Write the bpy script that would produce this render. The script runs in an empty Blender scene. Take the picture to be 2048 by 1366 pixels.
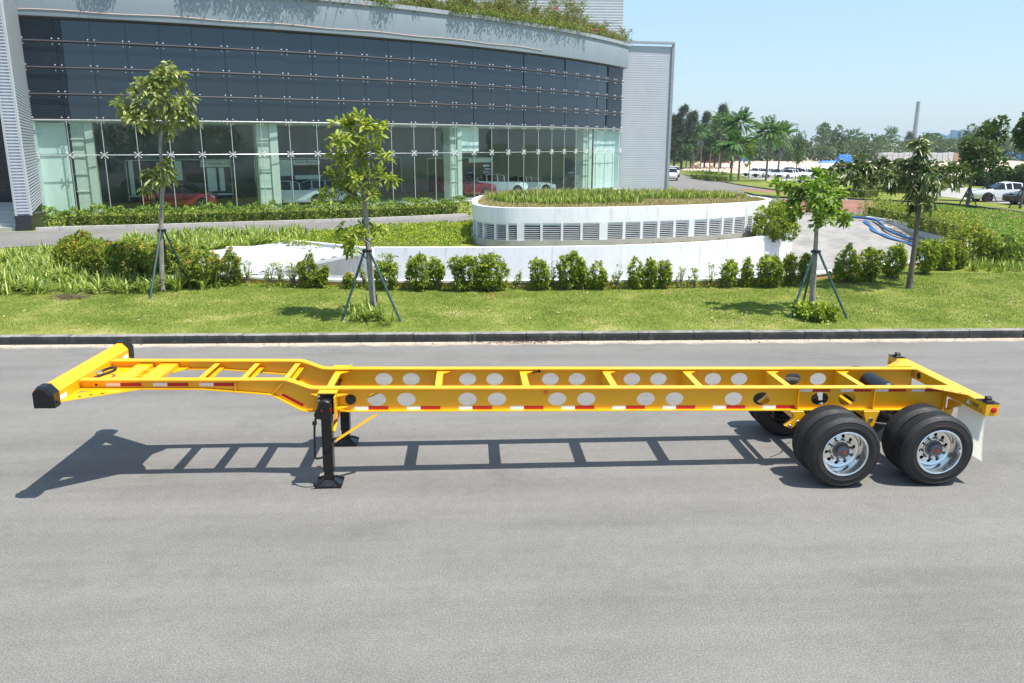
import bpy, bmesh, math, random
import numpy as np
from mathutils import Vector, Matrix, geometry
rad = math.radians
random.seed(7); RNG = np.random.default_rng(11)
S = bpy.context.scene
COL = S.collection

# ------------------------------------------------------------------ camera
FPX, PITCH, YAW, CAMH = 1617.0, 0.24, 0.0528, 4.27      # focal length in px of a 2048 px wide frame
cam = bpy.data.cameras.new('camera'); cam.sensor_width = 36.0; cam.lens = FPX / 2048 * 36
cam.clip_start = 0.1; cam.clip_end = 20000
camo = bpy.data.objects.new('camera', cam); COL.objects.link(camo)
camo.location = (0, 0, CAMH); camo.rotation_euler = (math.pi/2 - PITCH, 0, -YAW)
S.camera = camo

# ------------------------------------------------------------------ sky, sun, exposure
SUN = Vector((.39, -.21, 1)).normalized()
w = bpy.data.worlds.new('World'); S.world = w; w.use_nodes = True
nt = w.node_tree; bg = nt.nodes['Background']
sky = nt.nodes.new('ShaderNodeTexSky'); sky.sky_type = 'NISHITA'; sky.sun_disc = False
sky.sun_elevation = math.asin(SUN.z); sky.sun_rotation = math.atan2(SUN.x, SUN.y)
sky.altitude = 0; sky.air_density = 1.3; sky.dust_density = 0.75; sky.ozone_density = 10.0
hz = nt.nodes.new('ShaderNodeMix'); hz.data_type = 'RGBA'; hz.inputs[0].default_value = .55; hz.inputs[7].default_value = (2.75, 3.75, 4.6, 1)      # even pale summer haze over the whole sky
nt.links.new(sky.outputs[0], hz.inputs[6]); nt.links.new(hz.outputs[2], bg.inputs[0]); bg.inputs[1].default_value = 0.135
sl = bpy.data.lights.new('sun', 'SUN'); sl.energy = 5.0; sl.angle = rad(0.53); sl.color = (1, .95, .875)
so = bpy.data.objects.new('sun', sl); COL.objects.link(so)
so.rotation_euler = (-SUN).to_track_quat('-Z', 'Y').to_euler()
so.location = (20, -12, 60)
S.view_settings.view_transform = 'Standard'; S.view_settings.look = 'None'
S.cycles.transparent_max_bounces = 32
S.view_settings.exposure = 0.66; S.view_settings.gamma = 1.0

# ------------------------------------------------------------------ survey: picture point -> place on a known plane
_f = np.array([math.sin(YAW)*math.cos(PITCH), math.cos(YAW)*math.cos(PITCH), -math.sin(PITCH)])
_r = np.array([math.cos(YAW), -math.sin(YAW), 0]); _u = np.cross(_r, _f)
def ray(x, y): return _f + _r*(x-1024)/FPX - _u*(y-683)/FPX
def U(x, y, z):
    d = ray(x, y); t = (z-CAMH)/d[2]; return Vector((d[0]*t, d[1]*t, z))
def VY(x, y, Y):
    d = ray(x, y); t = Y/d[1]; return Vector((d[0]*t, Y, CAMH+d[2]*t))
TP = [(-1e4, .15), (17, .15), (24, .24), (32, .3), (45, .3), (220, -2.5), (1e5, -2.5)]
def T(y):
    for (a, za), (b, zb) in zip(TP, TP[1:]):
        if a <= y <= b: return za + (zb-za)*(y-a)/(b-a)
    return -2.5
def G(x, y):
    z = .25
    for _ in range(40):
        p = U(x, y, z); z = .5*z + .5*T(p.y)
    return Vector((p.x, p.y, T(p.y)))
def pxm(Y): return FPX/(Y*1.02)          # px per metre about that far out

# ------------------------------------------------------------------ mesh helpers
def link(name, me, parent=None, loc=None, rot=None):
    o = bpy.data.objects.new(name, me); COL.objects.link(o)
    if parent is not None: o.parent = parent
    if loc is not None: o.location = loc
    if rot is not None: o.rotation_euler = rot
    return o
def empty(name, loc=(0, 0, 0), rot=(0, 0, 0)):
    o = bpy.data.objects.new(name, None); COL.objects.link(o); o.location = loc; o.rotation_euler = rot
    o.empty_display_size = .2
    return o
def tag(o, label=None, cat=None, group=None, kind=None):
    if label: o['label'] = label
    if cat: o['category'] = cat
    if group: o['group'] = group
    if kind: o['kind'] = kind
    return o
def copy_tree(o, parent=None):
    c = o.copy(); COL.objects.link(c); c.parent = parent
    for ch in list(KIDS.get(o.name, ())): copy_tree(ch, c)
    return c
KIDS = {}
def index_kids():
    KIDS.clear()
    for o in COL.objects:
        if o.parent: KIDS.setdefault(o.parent.name, []).append(o)

class MB:
    def __init__(s): s.v = []; s.f = []; s.smooth = False
    def add(s, vs, fs):
        b = len(s.v); s.v += [tuple(v) for v in vs]; s.f += [tuple(i+b for i in f) for f in fs]; return s
    def box(s, a, b):
        (x0, y0, z0), (x1, y1, z1) = a, b
        return s.add([(x0,y0,z0),(x1,y0,z0),(x1,y1,z0),(x0,y1,z0),(x0,y0,z1),(x1,y0,z1),(x1,y1,z1),(x0,y1,z1)],
                     [(0,3,2,1),(4,5,6,7),(0,1,5,4),(1,2,6,5),(2,3,7,6),(3,0,4,7)])
    def bar(s, p, q, w_, h_, up=(0, 0, 1)):
        p, q = Vector(p), Vector(q); d = (q-p).normalized(); sd = d.cross(Vector(up))
        if sd.length < 1e-4: sd = d.cross(Vector((1, 0, 0)))
        sd.normalize(); u_ = sd.cross(d); sd *= w_/2; u_ *= h_/2
        return s.add([p-sd-u_, p+sd-u_, p+sd+u_, p-sd+u_, q-sd-u_, q+sd-u_, q+sd+u_, q-sd+u_],
                     [(0,3,2,1),(4,5,6,7),(0,1,5,4),(1,2,6,5),(2,3,7,6),(3,0,4,7)])
    def prism(s, poly, d):           # poly: 3-D points, extruded by vector d
        n = len(poly); d = Vector(d); P = [Vector(p) for p in poly]
        return s.add(P+[p+d for p in P], [tuple(range(n))[::-1], tuple(range(n, 2*n))] + [(i, (i+1) % n, n+(i+1) % n, n+i) for i in range(n)])
    def tube(s, pts, rs, n=8, caps=True):
        pts = [Vector(p) for p in pts]
        if not hasattr(rs, '__len__'): rs = [rs]*len(pts)
        b = len(s.v); ref = None
        for i, p in enumerate(pts):
            d = (pts[min(i+1, len(pts)-1)] - pts[max(i-1, 0)]).normalized()
            if ref is None: ref = d.orthogonal().normalized()
            ref = (ref - d*ref.dot(d)).normalized(); q = d.cross(ref)
            for k in range(n):
                a = 2*math.pi*k/n; s.v.append(tuple(p + (ref*math.cos(a)+q*math.sin(a))*rs[i]))
        for i in range(len(pts)-1):
            for k in range(n):
                s.f.append((b+i*n+k, b+i*n+(k+1) % n, b+(i+1)*n+(k+1) % n, b+(i+1)*n+k))
        if caps:
            s.f.append(tuple(b+k for k in range(n))[::-1]); s.f.append(tuple(b+(len(pts)-1)*n+k for k in range(n)))
        return s
    def lathe(s, prof, n=32, c=(0, 0, 0), closed=False):        # prof (r, y) about the Y axis
        b = len(s.v)
        for r, y in prof:
            for k in range(n):
                a = 2*math.pi*k/n; s.v.append((c[0]+r*math.cos(a), c[1]+y, c[2]+r*math.sin(a)))
        m = len(prof)
        for i in range(m if closed else m-1):
            j = (i+1) % m
            for k in range(n): s.f.append((b+i*n+k, b+j*n+k, b+j*n+(k+1) % n, b+i*n+(k+1) % n))
        return s
    def grid(s, rows, close=False):  # list of rows of points
        b = len(s.v); m = len(rows[0])
        for r in rows: s.v += [tuple(p) for p in r]
        for i in range(len(rows)-1):
            for k in range(m if close else m-1):
                s.f.append((b+i*m+k, b+i*m+(k+1) % m, b+(i+1)*m+(k+1) % m, b+(i+1)*m+k))
        return s
    def mesh(s, name, mat, bevel=0):
        me = bpy.data.meshes.new(name); me.from_pydata(s.v, [], s.f)
        bm = bmesh.new(); bm.from_mesh(me)
        bmesh.ops.recalc_face_normals(bm, faces=bm.faces)
        if bevel:
            ed = [e for e in bm.edges if len(e.link_faces) == 2 and e.calc_face_angle(0) > .6]
            bmesh.ops.bevel(bm, geom=ed, offset=bevel, segments=1, affect='EDGES', clamp_overlap=True)
        bm.to_mesh(me); bm.free()
        if s.smooth:
            me.polygons.foreach_set('use_smooth', [True]*len(me.polygons))
            try: me.set_sharp_from_angle(angle=rad(35))
            except Exception: pass
        if mat: me.materials.append(mat)
        return me
    def build(s, name, mat, parent=None, loc=None, rot=None, bevel=0, smooth=False):
        s.smooth = smooth
        return link(name, s.mesh(name, mat, bevel), parent, loc, rot)

def fast_mesh(name, V, Fc, mat, tint=None):
    V = np.asarray(V, np.float32); Fc = np.asarray(Fc, np.int32); m, k = Fc.shape
    me = bpy.data.meshes.new(name)
    me.vertices.add(len(V)); me.vertices.foreach_set('co', V.ravel())
    me.loops.add(m*k); me.loops.foreach_set('vertex_index', Fc.ravel())
    me.polygons.add(m); me.polygons.foreach_set('loop_start', np.arange(0, m*k, k, dtype=np.int32))
    me.polygons.foreach_set('loop_total', np.full(m, k, np.int32))
    if tint is not None:
        at = me.attributes.new('tint', 'FLOAT', 'POINT'); at.data.foreach_set('value', np.asarray(tint, np.float32))
    me.update(calc_edges=True); me.validate()
    if mat: me.materials.append(mat)
    return me

def spline(pts, n=8):
    P = [Vector(p) for p in pts]; P = [2*P[0]-P[1]] + P + [2*P[-1]-P[-2]]; out = []
    for i in range(1, len(P)-2):
        for k in range(n):
            t = k/n; a, b, c, d = P[i-1:i+3]
            out.append(.5*((2*b)+(c-a)*t+(2*a-5*b+4*c-d)*t*t+(3*b-a-3*c+d)*t**3))
    out.append(P[-2]); return out
def resample(P, n):
    L = [0]
    for a, b in zip(P, P[1:]): L.append(L[-1]+(b-a).length)
    out = []; j = 0
    for i in range(n):
        s = L[-1]*i/(n-1)
        while j < len(L)-2 and L[j+1] < s: j += 1
        t = (s-L[j])/max(L[j+1]-L[j], 1e-9); out.append(P[j].lerp(P[j+1], min(max(t, 0), 1)))
    return out
def inside(poly, x, y):
    c = False; j = len(poly)-1
    for i in range(len(poly)):
        xi, yi = poly[i][0], poly[i][1]; xj, yj = poly[j][0], poly[j][1]
        if (yi > y) != (yj > y) and x < (xj-xi)*(y-yi)/(yj-yi)+xi: c = not c
        j = i
    return c
def sheet(name, poly, mat, zoff=0.0, step=4.0, holes=(), zf=None):
    poly = [Vector((p[0], p[1])) for p in poly]
    pts = list(poly); n = len(poly); edges = [(i, (i+1) % n) for i in range(n)]
    for h in holes:
        b = len(pts); pts += [Vector((p[0], p[1])) for p in h]; edges += [(b+i, b+(i+1) % len(h)) for i in range(len(h))]
    x0, x1 = min(p.x for p in poly), max(p.x for p in poly); y0, y1 = min(p.y for p in poly), max(p.y for p in poly)
    ys = [y for y in ([y0+step*k for k in range(int(min((y1-y0)/step, 60))+1)]+[24, 32, 45, 220]) if y0 < y < y1]
    for y in ys:
        for k in range(int(min((x1-x0)/step, 40))+1):
            x = x0+(x1-x0)*(k+.5)/(min((x1-x0)/step, 40)+1)
            if inside(poly, x, y): pts.append(Vector((x, y)))
    vs, es, fs, *_ = geometry.delaunay_2d_cdt(pts, edges, [], 0, 1e-4)
    keep = []
    for f in fs:
        cx = sum(vs[i].x for i in f)/len(f); cy = sum(vs[i].y for i in f)/len(f)
        if inside(poly, cx, cy) and not any(inside(h, cx, cy) for h in holes): keep.append(tuple(f))
    zf = zf or (lambda x, y: T(y))
    m = MB(); m.v = [(v.x, v.y, zf(v.x, v.y)+zoff) for v in vs]; m.f = keep
    me = bpy.data.meshes.new(name); me.from_pydata(m.v, [], m.f)
    bm = bmesh.new(); bm.from_mesh(me)
    for f in bm.faces:
        f.normal_update()
        if f.normal.z < 0: f.normal_flip()
    bmesh.ops.delete(bm, geom=[v for v in bm.verts if not v.link_faces], context='VERTS')
    bm.to_mesh(me); bm.free(); me.materials.append(mat)
    return link(name, me)

# ------------------------------------------------------------------ materials
def new_mat(name):
    m = bpy.data.materials.new(name); m.use_nodes = True; n = m.node_tree.nodes
    return m, m.node_tree, n['Principled BSDF'], n['Material Output']
def noise(t, scale, detail=4, rough=.6, vec=None, dist=0):
    n = t.nodes.new('ShaderNodeTexNoise'); n.inputs['Scale'].default_value = scale; n.inputs['Detail'].default_value = detail
    n.inputs['Roughness'].default_value = rough; n.inputs['Distortion'].default_value = dist
    if vec is not None: t.links.new(vec, n.inputs['Vector'])
    return n.outputs['Fac']
def pos(t, scale=(1, 1, 1)):
    g = t.nodes.new('ShaderNodeNewGeometry'); m = t.nodes.new('ShaderNodeMapping'); m.inputs['Scale'].default_value = scale
    t.links.new(g.outputs['Position'], m.inputs['Vector']); return m.outputs['Vector']
def obj_co(t, scale=(1, 1, 1)):
    g = t.nodes.new('ShaderNodeTexCoord'); m = t.nodes.new('ShaderNodeMapping'); m.inputs['Scale'].default_value = scale
    t.links.new(g.outputs['Object'], m.inputs['Vector']); return m.outputs['Vector']
def ramp(t, fac, stops):
    r = t.nodes.new('ShaderNodeValToRGB'); e = r.color_ramp.elements
    while len(e) < len(stops): e.new(.5)
    for el, (p, c) in zip(e, stops): el.position = p; el.color = (*c, 1) if len(c) == 3 else c
    if fac is not None: t.links.new(fac, r.inputs[0])
    return r.outputs['Color']
def mixc(t, fac, a, b, mode='MIX'):
    m = t.nodes.new('ShaderNodeMix'); m.data_type = 'RGBA'; m.blend_type = mode
    for k, v in ((0, fac), (6, a), (7, b)):
        if hasattr(v, 'node'): t.links.new(v, m.inputs[k])
        elif k == 0: m.inputs[0].default_value = v
        else: m.inputs[k].default_value = (*v, 1)
    return m.outputs[2]
def math_(t, op, a, b=None, clamp=False):
    m = t.nodes.new('ShaderNodeMath'); m.operation = op; m.use_clamp = clamp
    for k, v in ((0, a), (1, b)):
        if v is None: continue
        if hasattr(v, 'node'): t.links.new(v, m.inputs[k])
        else: m.inputs[k].default_value = v
    return m.outputs[0]
def bump(t, bs, h, strength=.3, dist=.01):
    b = t.nodes.new('ShaderNodeBump'); b.inputs['Strength'].default_value = strength; b.inputs['Distance'].default_value = dist
    t.links.new(h, b.inputs['Height']); t.links.new(b.outputs[0], bs.inputs['Normal'])
def gray(v): return (v, v, v)
def sc(c, k): return tuple(min(1, x*k) for x in c)

def paint(name, col, rough=.4, var=.08, metal=0, scale=3, bumps=0, coat=0, spec=.5, streak=None):
    """plain paint or metal with faint unevenness; streak=(colour, amount) adds run-down stains"""
    m, t, b, o = new_mat(name); p = obj_co(t)
    n = noise(t, scale, 5, .65, p)
    c = ramp(t, n, [(.3, sc(col, 1-var)), (.7, sc(col, 1+var))])
    if streak:
        s_ = noise(t, 1.0, 4, .7, obj_co(t, (5, 5, .5)))
        f_ = ramp(t, s_, [(.54, (0, 0, 0)), (.75, gray(streak[1]))])
        c = mixc(t, f_, c, streak[0])
    t.links.new(c, b.inputs['Base Color'])
    b.inputs['Metallic'].default_value = metal; b.inputs['Specular IOR Level'].default_value = spec
    r = ramp(t, noise(t, scale*4, 4, .6, p), [(.3, gray(max(rough-.08, .02))), (.7, gray(min(rough+.1, 1)))])
    t.links.new(r, b.inputs['Roughness'])
    b.inputs['Coat Weight'].default_value = coat; b.inputs['Coat Roughness'].default_value = .08
    if bumps: bump(t, b, noise(t, scale*12, 4, .6, p), bumps, .01)
    return m
def leafmat(name, stops, trans=.35, rough=.5):
    m, t, b, o = new_mat(name)
    a = t.nodes.new('ShaderNodeAttribute'); a.attribute_name = 'tint'
    c = ramp(t, a.outputs['Fac'], [(p, sc(q, 1.5)) for p, q in stops])
    t.links.new(c, b.inputs['Base Color']); b.inputs['Roughness'].default_value = rough; b.inputs['Specular IOR Level'].default_value = .35
    tr = t.nodes.new('ShaderNodeBsdfTranslucent'); t.links.new(mixc(t, 1, c, (1.0, 1.0, .45), 'MULTIPLY'), tr.inputs[0])
    mx = t.nodes.new('ShaderNodeMixShader'); mx.inputs[0].default_value = trans
    t.links.new(b.outputs[0], mx.inputs[1]); t.links.new(tr.outputs[0], mx.inputs[2]); t.links.new(mx.outputs[0], o.inputs[0])
    return m
M = {}
YEL = (.80, .40, .004)
M['yellow'] = paint('yellow_paint', YEL, .36, .04, coat=.25, scale=2)
M['black'] = paint('black_paint', (.007, .007, .008), .4, .2, scale=4)
M['blackgloss'] = paint('black_gloss', (.005, .005, .006), .28, .1)
M['rubber'] = paint('tyre_rubber', (.0135, .0132, .0132), .64, .35, scale=5, bumps=.15, streak=((.045, .04, .034), .35))
M['alloy'] = paint('polished_aluminium', (.88, .86, .82), .2, .03, metal=1)
M['hubsteel'] = paint('hub_steel', (.16, .16, .17), .4, .2, metal=.8)
M['chrome'] = paint('bolt_chrome', (.8, .8, .8), .2, .05, metal=1)
M['tape_white'] = paint('reflective_white', (.80, .80, .82), .4, .03)
M['tape_red'] = paint('reflective_red', (.42, .006, .012), .4, .05)
M['lens_red'] = paint('red_lens', (.5, .01, .01), .15, .05)
M['lens_amber'] = paint('amber_lens', (.75, .17, .02), .15, .05)
M['sticker'] = paint('printed_sticker', (.55, .30, .02), .5, .05)
M['white_wall'] = paint('white_render', (.78, .79, .79), .8, .05, scale=1.2, bumps=.12, streak=((.40, .37, .32), .62))
M['tan_wall'] = paint('stained_tan_render', (.55, .33, .13), .85, .25, scale=2.5, bumps=.2, streak=((.6, .55, .45), .7))
M['coping'] = paint('white_coping', (.75, .75, .73), .7, .08, scale=2)
M['louvre'] = paint('white_louvre', (.72, .73, .75), .5, .05)
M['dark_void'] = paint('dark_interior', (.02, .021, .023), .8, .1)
M['fascia'] = paint('grey_fascia', (.27, .325, .37), .55, .05, scale=.5, bumps=.04, streak=((.25, .29, .33), .35))
M['fascia_cap'] = paint('fascia_cap', (.30, .34, .37), .6, .12, scale=3)
M['clad'] = paint('corrugated_cladding', (.42, .45, .50), .45, .05, scale=1)
M['clad_white'] = paint('pale_cladding', (.46, .48, .49), .5, .04, scale=1)
def flapmat():
    m, t, b, o = new_mat('white_rubber_flap'); c = ramp(t, noise(t, 6, 4, .6, obj_co(t)), [(.35, (.86, .85, .78)), (.65, (.90, .89, .83))]); t.links.new(c, b.inputs['Base Color']); b.inputs['Roughness'].default_value = .5
    tr = t.nodes.new('ShaderNodeBsdfTranslucent'); t.links.new(c, tr.inputs[0]); mx = t.nodes.new('ShaderNodeMixShader'); mx.inputs[0].default_value = .82
    t.links.new(b.outputs[0], mx.inputs[1]); t.links.new(tr.outputs[0], mx.inputs[2]); t.links.new(mx.outputs[0], o.inputs[0]); return m
M['flap'] = flapmat()
M['canopy'] = paint('canopy_sheet', (.38, .39, .40), .5, .08, scale=1)
M['bar'] = paint('facade_bar', (.07, .06, .065), .4, .1)
M['mullion'] = paint('mullion_steel', (.55, .56, .57), .3, .05, metal=.6)
M['plaster'] = paint('rough_plaster', (.52, .55, .52), .85, .08, scale=4, bumps=.4)
M['floor_tile'] = paint('showroom_floor', (.45, .46, .46), .25, .1, scale=1)
M['inner_wall'] = paint('showroom_wall', (.40, .46, .45), .8, .12, scale=.6)
M['board'] = paint('dark_board', (.035, .036, .04), .4, .2, scale=1)
M['board_pale'] = paint('pale_board', (.68, .74, .75), .5, .06)
M['pink_cable'] = paint('pinkish_cable', (.55, .40, .34), .6, .05)
M['plinth'] = paint('dark_granite', (.025, .028, .034), .3, .3, scale=20)
M['stone_step'] = paint('granite_step', (.42, .42, .40), .7, .1, scale=8)
M['concrete'] = paint('pale_concrete', (.40, .38, .35), .85, .15, scale=2, bumps=.15)
M['stake'] = paint('green_stake_paint', (.022, .062, .066), .45, .15)
M['hose'] = paint('blue_hose', (.03, .115, .29), .5, .15, scale=6)
M['red_box'] = paint('faded_red_container', (.36, .075, .05), .6, .2, scale=1)
M['tarp'] = paint('blue_tarpaulin', (.03, .17, .55), .5, .2, scale=1)
M['blocks'] = paint('concrete_blocks', (.52, .52, .52), .8, .1, scale=1)
M['shed'] = paint('pale_shed', (.55, .58, .6), .6, .1)
M['chimney'] = paint('grey_chimney', (.36, .36, .39), .8, .1, scale=.1)
M['rock'] = paint('rubble', (.42, .27, .19), .9, .3, scale=2, bumps=.3)
M['petal'] = paint('fallen_petal', (.26, .06, .05), .8, .3)
M['dry'] = paint('dry_twigs', (.16, .105, .075), .9, .3)
M['deadleaf'] = paint('fallen_leaf', (.40, .30, .20), .8, .3)

def bark(name, a, b_):
    m, t, b, o = new_mat(name)
    n = noise(t, 3, 6, .7, obj_co(t, (3, 3, 1.2))); n2 = noise(t, 14, 4, .6, obj_co(t, (1, 1, .6)))
    c = ramp(t, math_(t, 'ADD', math_(t, 'MULTIPLY', n, .6), math_(t, 'MULTIPLY', n2, .4)), [(.36, a), (.6, b_)])
    t.links.new(c, b.inputs['Base Color']); b.inputs['Roughness'].default_value = .9; bump(t, b, n2, .5, .02); return m
M['bark'] = bark('grey_bark', (.13, .115, .095), (.34, .32, .29))
M['bark_dark'] = bark('brown_bark', (.06, .05, .04), (.17, .14, .115))
M['palm_bark'] = bark('palm_bark', (.10, .095, .085), (.24, .225, .20))
M['twig'] = bark('twig', (.10, .08, .06), (.24, .19, .14))

# leaves: tint 0..1 is which leaf it is (old, ordinary, young); some pale stops are painted highlights
M['leaf_olive'] = leafmat('olive_leaf', [(0, (.05, .085, .022)), (.5, (.165, .205, .06)), (.85, (.35, .36, .14)), (.97, (.36, .33, .13)), (1, (.40, .22, .05))], .3)
M['leaf_yellowgreen'] = leafmat('yellow_green_leaf', [(0, (.065, .11, .014)), (.5, (.19, .245, .03)), (1, (.40, .42, .08))], .35)
M['leaf_lime'] = leafmat('lime_leaf', [(0, (.045, .10, .014)), (.5, (.12, .205, .024)), (1, (.29, .36, .06))], .35)
M['leaf_dark'] = leafmat('dark_glossy_leaf', [(0, (.028, .055, .02)), (.5, (.075, .115, .042)), (.85, (.19, .215, .10)), (1, (.32, .34, .22))], .2, .32)  # pale stops paint grey sheen and glints onto some leaves
M['leaf_shrub'] = leafmat('shrub_leaf', [(0, (.055, .105, .013)), (.5, (.175, .24, .022)), (1, (.40, .42, .06))], .35)
M['leaf_redtip'] = leafmat('red_tipped_leaf', [(0, (.045, .085, .014)), (.45, (.15, .20, .022)), (.86, (.32, .34, .05)), (.95, (.40, .22, .05)), (1, (.42, .09, .03))], .35)
M['leaf_hedge'] = leafmat('hedge_leaf', [(0, (.04, .085, .014)), (.55, (.13, .20, .025)), (1, (.34, .38, .08))], .3)
M['leaf_strap'] = leafmat('strap_leaf', [(0, (.05, .095, .02)), (.5, (.16, .225, .04)), (.85, (.34, .38, .10)), (1, (.5, .47, .22))], .35)  # palest stops paint highlights onto the straps
M['leaf_roof'] = leafmat('roof_leaf', [(0, (.045, .07, .016)), (.5, (.12, .17, .025)), (.93, (.22, .27, .04)), (.97, (.45, .025, .10)), (1, (.45, .025, .10))], .3)
M['leaf_dry'] = leafmat('dry_grass', [(0, (.13, .12, .045)), (.6, (.26, .215, .10)), (1, (.40, .34, .17))], .25)
M['leaf_flower'] = leafmat('flowering_cover', [(0, (.055, .10, .02)), (.55, (.14, .22, .035)), (.95, (.26, .34, .07)), (.97, (.55, .10, .14)), (1, (.6, .16, .18))], .3)
M['leaf_palm'] = leafmat('palm_leaf', [(0, (.02, .06, .015)), (.6, (.055, .13, .025)), (1, (.18, .24, .06))], .3)
M['leaf_pine'] = leafmat('casuarina_needle', [(0, (.035, .06, .036)), (1, (.095, .125, .07))], .25)
M['leaf_far'] = leafmat('far_leaf', [(0, (.022, .05, .016)), (.5, (.05, .095, .026)), (1, (.12, .165, .05))], .25)
M['leaf_far2'] = leafmat('far_leaf_pale', [(0, (.04, .07, .03)), (.5, (.08, .12, .045)), (1, (.17, .20, .08))], .25)
M['leaf_grass'] = leafmat('lawn_blade', [(0, (.055, .092, .013)), (.45, (.122, .180, .024)), (.8, (.205, .228, .056)), (1, (.39, .31, .16))], .3)

def asphalt(name, base, sand=True):
    m, t, b, o = new_mat(name); p = pos(t)
    fine = noise(t, 55, 2, .7, p); mid = noise(t, 7, 4, .6, p); big = noise(t, .55, 5, .6, p); streak = noise(t, 1, 4, .55, pos(t, (.10, 1.7, 1)))
    v = math_(t, 'ADD', math_(t, 'MULTIPLY', big, .42), math_(t, 'MULTIPLY', streak, .58))
    c = ramp(t, v, [(.34, sc(base, .82)), (.5, base), (.68, sc(base, 1.14))])
    c = mixc(t, .52, c, ramp(t, fine, [(.30, gray(.26)), (.5, gray(.52)), (.66, gray(.88))]), 'OVERLAY')
    c = mixc(t, .25, c, ramp(t, mid, [(.3, gray(.38)), (.7, gray(.62))]), 'OVERLAY')
    st = noise(t, .8, 6, .72, pos(t, (.55, 1, 1)), .6); c = mixc(t, ramp(t, st, [(.56, (0, 0, 0)), (.74, gray(.5))]), c, sc(base, .55))      # old oil and damp marks
    chips = noise(t, 95, 2, .5, p)
    c = mixc(t, ramp(t, chips, [(.71, (0, 0, 0)), (.76, gray(.8))]), c, (.52, .51, .49))
    if sand:     # sand blown against the kerb foot, and a tan wash by the right-hand kerb
        g = t.nodes.new('ShaderNodeNewGeometry'); sx = t.nodes.new('ShaderNodeSeparateXYZ'); t.links.new(g.outputs['Position'], sx.inputs[0])
        d = math_(t, 'ADD', sx.outputs[1], math_(t, 'MULTIPLY', sx.outputs[0], .0237))     # 17.45 at the kerb foot
        d = math_(t, 'ADD', d, math_(t, 'MULTIPLY', math_(t, 'SUBTRACT', noise(t, 1.6, 5, .7, p), .5), .55))
        f = ramp(t, math_(t, 'DIVIDE', math_(t, 'SUBTRACT', d, 16.95), .5, True), [(.25, (0, 0, 0)), (.75, gray(.85))])
        c = mixc(t, f, c, ramp(t, mid, [(.3, (.42, .32, .235)), (.7, (.60, .50, .40))]))
    t.links.new(c, b.inputs['Base Color']); b.inputs['Roughness'].default_value = .88; b.inputs['Specular IOR Level'].default_value = .25
    bump(t, b, math_(t, 'ADD', fine, math_(t, 'MULTIPLY', mid, .6)), .45, .012); return m
M['asphalt'] = asphalt('asphalt', (.160, .154, .143))
M['asphalt2'] = asphalt('drive_asphalt', (.165, .158, .145), False)
def ground(name, cols, sc1=.8, bumps=.4, fine_s=22):
    m, t, b, o = new_mat(name); p = pos(t)
    v = math_(t, 'ADD', math_(t, 'MULTIPLY', noise(t, sc1, 6, .65, p), .65), math_(t, 'MULTIPLY', noise(t, fine_s, 4, .7, p), .35))
    c = ramp(t, v, cols); t.links.new(c, b.inputs['Base Color']); b.inputs['Roughness'].default_value = .95; b.inputs['Specular IOR Level'].default_value = .1
    bump(t, b, noise(t, fine_s*1.5, 4, .7, p), bumps, .03); return m
M['soil_grass'] = ground('grass_ground', [(.34, (.08, .115, .016)), (.47, (.135, .175, .028)), (.57, (.22, .235, .055)), (.68, (.40, .33, .17))])
M['far_field'] = ground('field', [(.36, (.07, .10, .02)), (.5, (.12, .15, .03)), (.66, (.24, .22, .09))], .05, .2, .8)
M['sand'] = ground('sandy_ground', [(.34, (.42, .28, .19)), (.5, (.56, .45, .35)), (.66, (.66, .60, .52))], .12, .4, 1.5)
M['brown_pave'] = ground('brown_paving', [(.36, (.17, .085, .06)), (.5, (.25, .13, .095)), (.68, (.30, .19, .15))], .6, .2, 8)
M['lot'] = ground('parking_concrete', [(.36, (.26, .25, .24)), (.6, (.38, .36, .34))], .2, .1, 3)
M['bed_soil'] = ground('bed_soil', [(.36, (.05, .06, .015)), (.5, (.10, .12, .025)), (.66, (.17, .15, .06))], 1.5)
def kerbmat(name, top, face):
    m, t, b, o = new_mat(name); g = t.nodes.new('ShaderNodeNewGeometry'); sx = t.nodes.new('ShaderNodeSeparateXYZ'); t.links.new(g.outputs['Normal'], sx.inputs[0])
    p = pos(t); n = noise(t, 2.4, 7, .75, p); n2 = noise(t, 1, 5, .7, pos(t, (7, 7, 1)))
    fc = mixc(t, ramp(t, n, [(.52, (0, 0, 0)), (.72, (.55, .55, .55))]), face, sc(top, .55))
    fc = mixc(t, ramp(t, n2, [(.60, (0, 0, 0)), (.68, (.5, .5, .5))]), fc, sc(top, .7))
    tc = mixc(t, ramp(t, n, [(.40, (.75, .75, .75)), (.56, (0, 0, 0))]), top, sc(top, .3))
    c = mixc(t, math_(t, 'GREATER_THAN', sx.outputs[2], .6), fc, tc)
    t.links.new(c, b.inputs['Base Color']); b.inputs['Roughness'].default_value = .9; bump(t, b, noise(t, 25, 5, .7, p), .5, .02); return m
M['kerb'] = kerbmat('kerb_painted_black', (.25, .235, .21), (.022, .027, .028))
M['kerb_pale'] = paint('pale_kerb', (.44, .42, .39), .9, .15, scale=3, bumps=.2)
def rampmat():
    m, t, b, o = new_mat('grooved_ramp_concrete'); p = pos(t)
    wv = t.nodes.new('ShaderNodeTexWave'); wv.bands_direction = 'Y'; wv.inputs['Scale'].default_value = 1.3; wv.inputs['Distortion'].default_value = .4
    t.links.new(p, wv.inputs['Vector'])
    c = ramp(t, noise(t, .8, 6, .65, p), [(.35, (.20, .19, .175)), (.6, (.30, .285, .265))])
    c = mixc(t, .25, c, ramp(t, wv.outputs['Fac'], [(.2, gray(.3)), (.6, gray(.55))]), 'OVERLAY')
    t.links.new(c, b.inputs['Base Color']); b.inputs['Roughness'].default_value = .9; bump(t, b, wv.outputs['Fac'], .3, .02); return m
M['ramp'] = rampmat()
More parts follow.
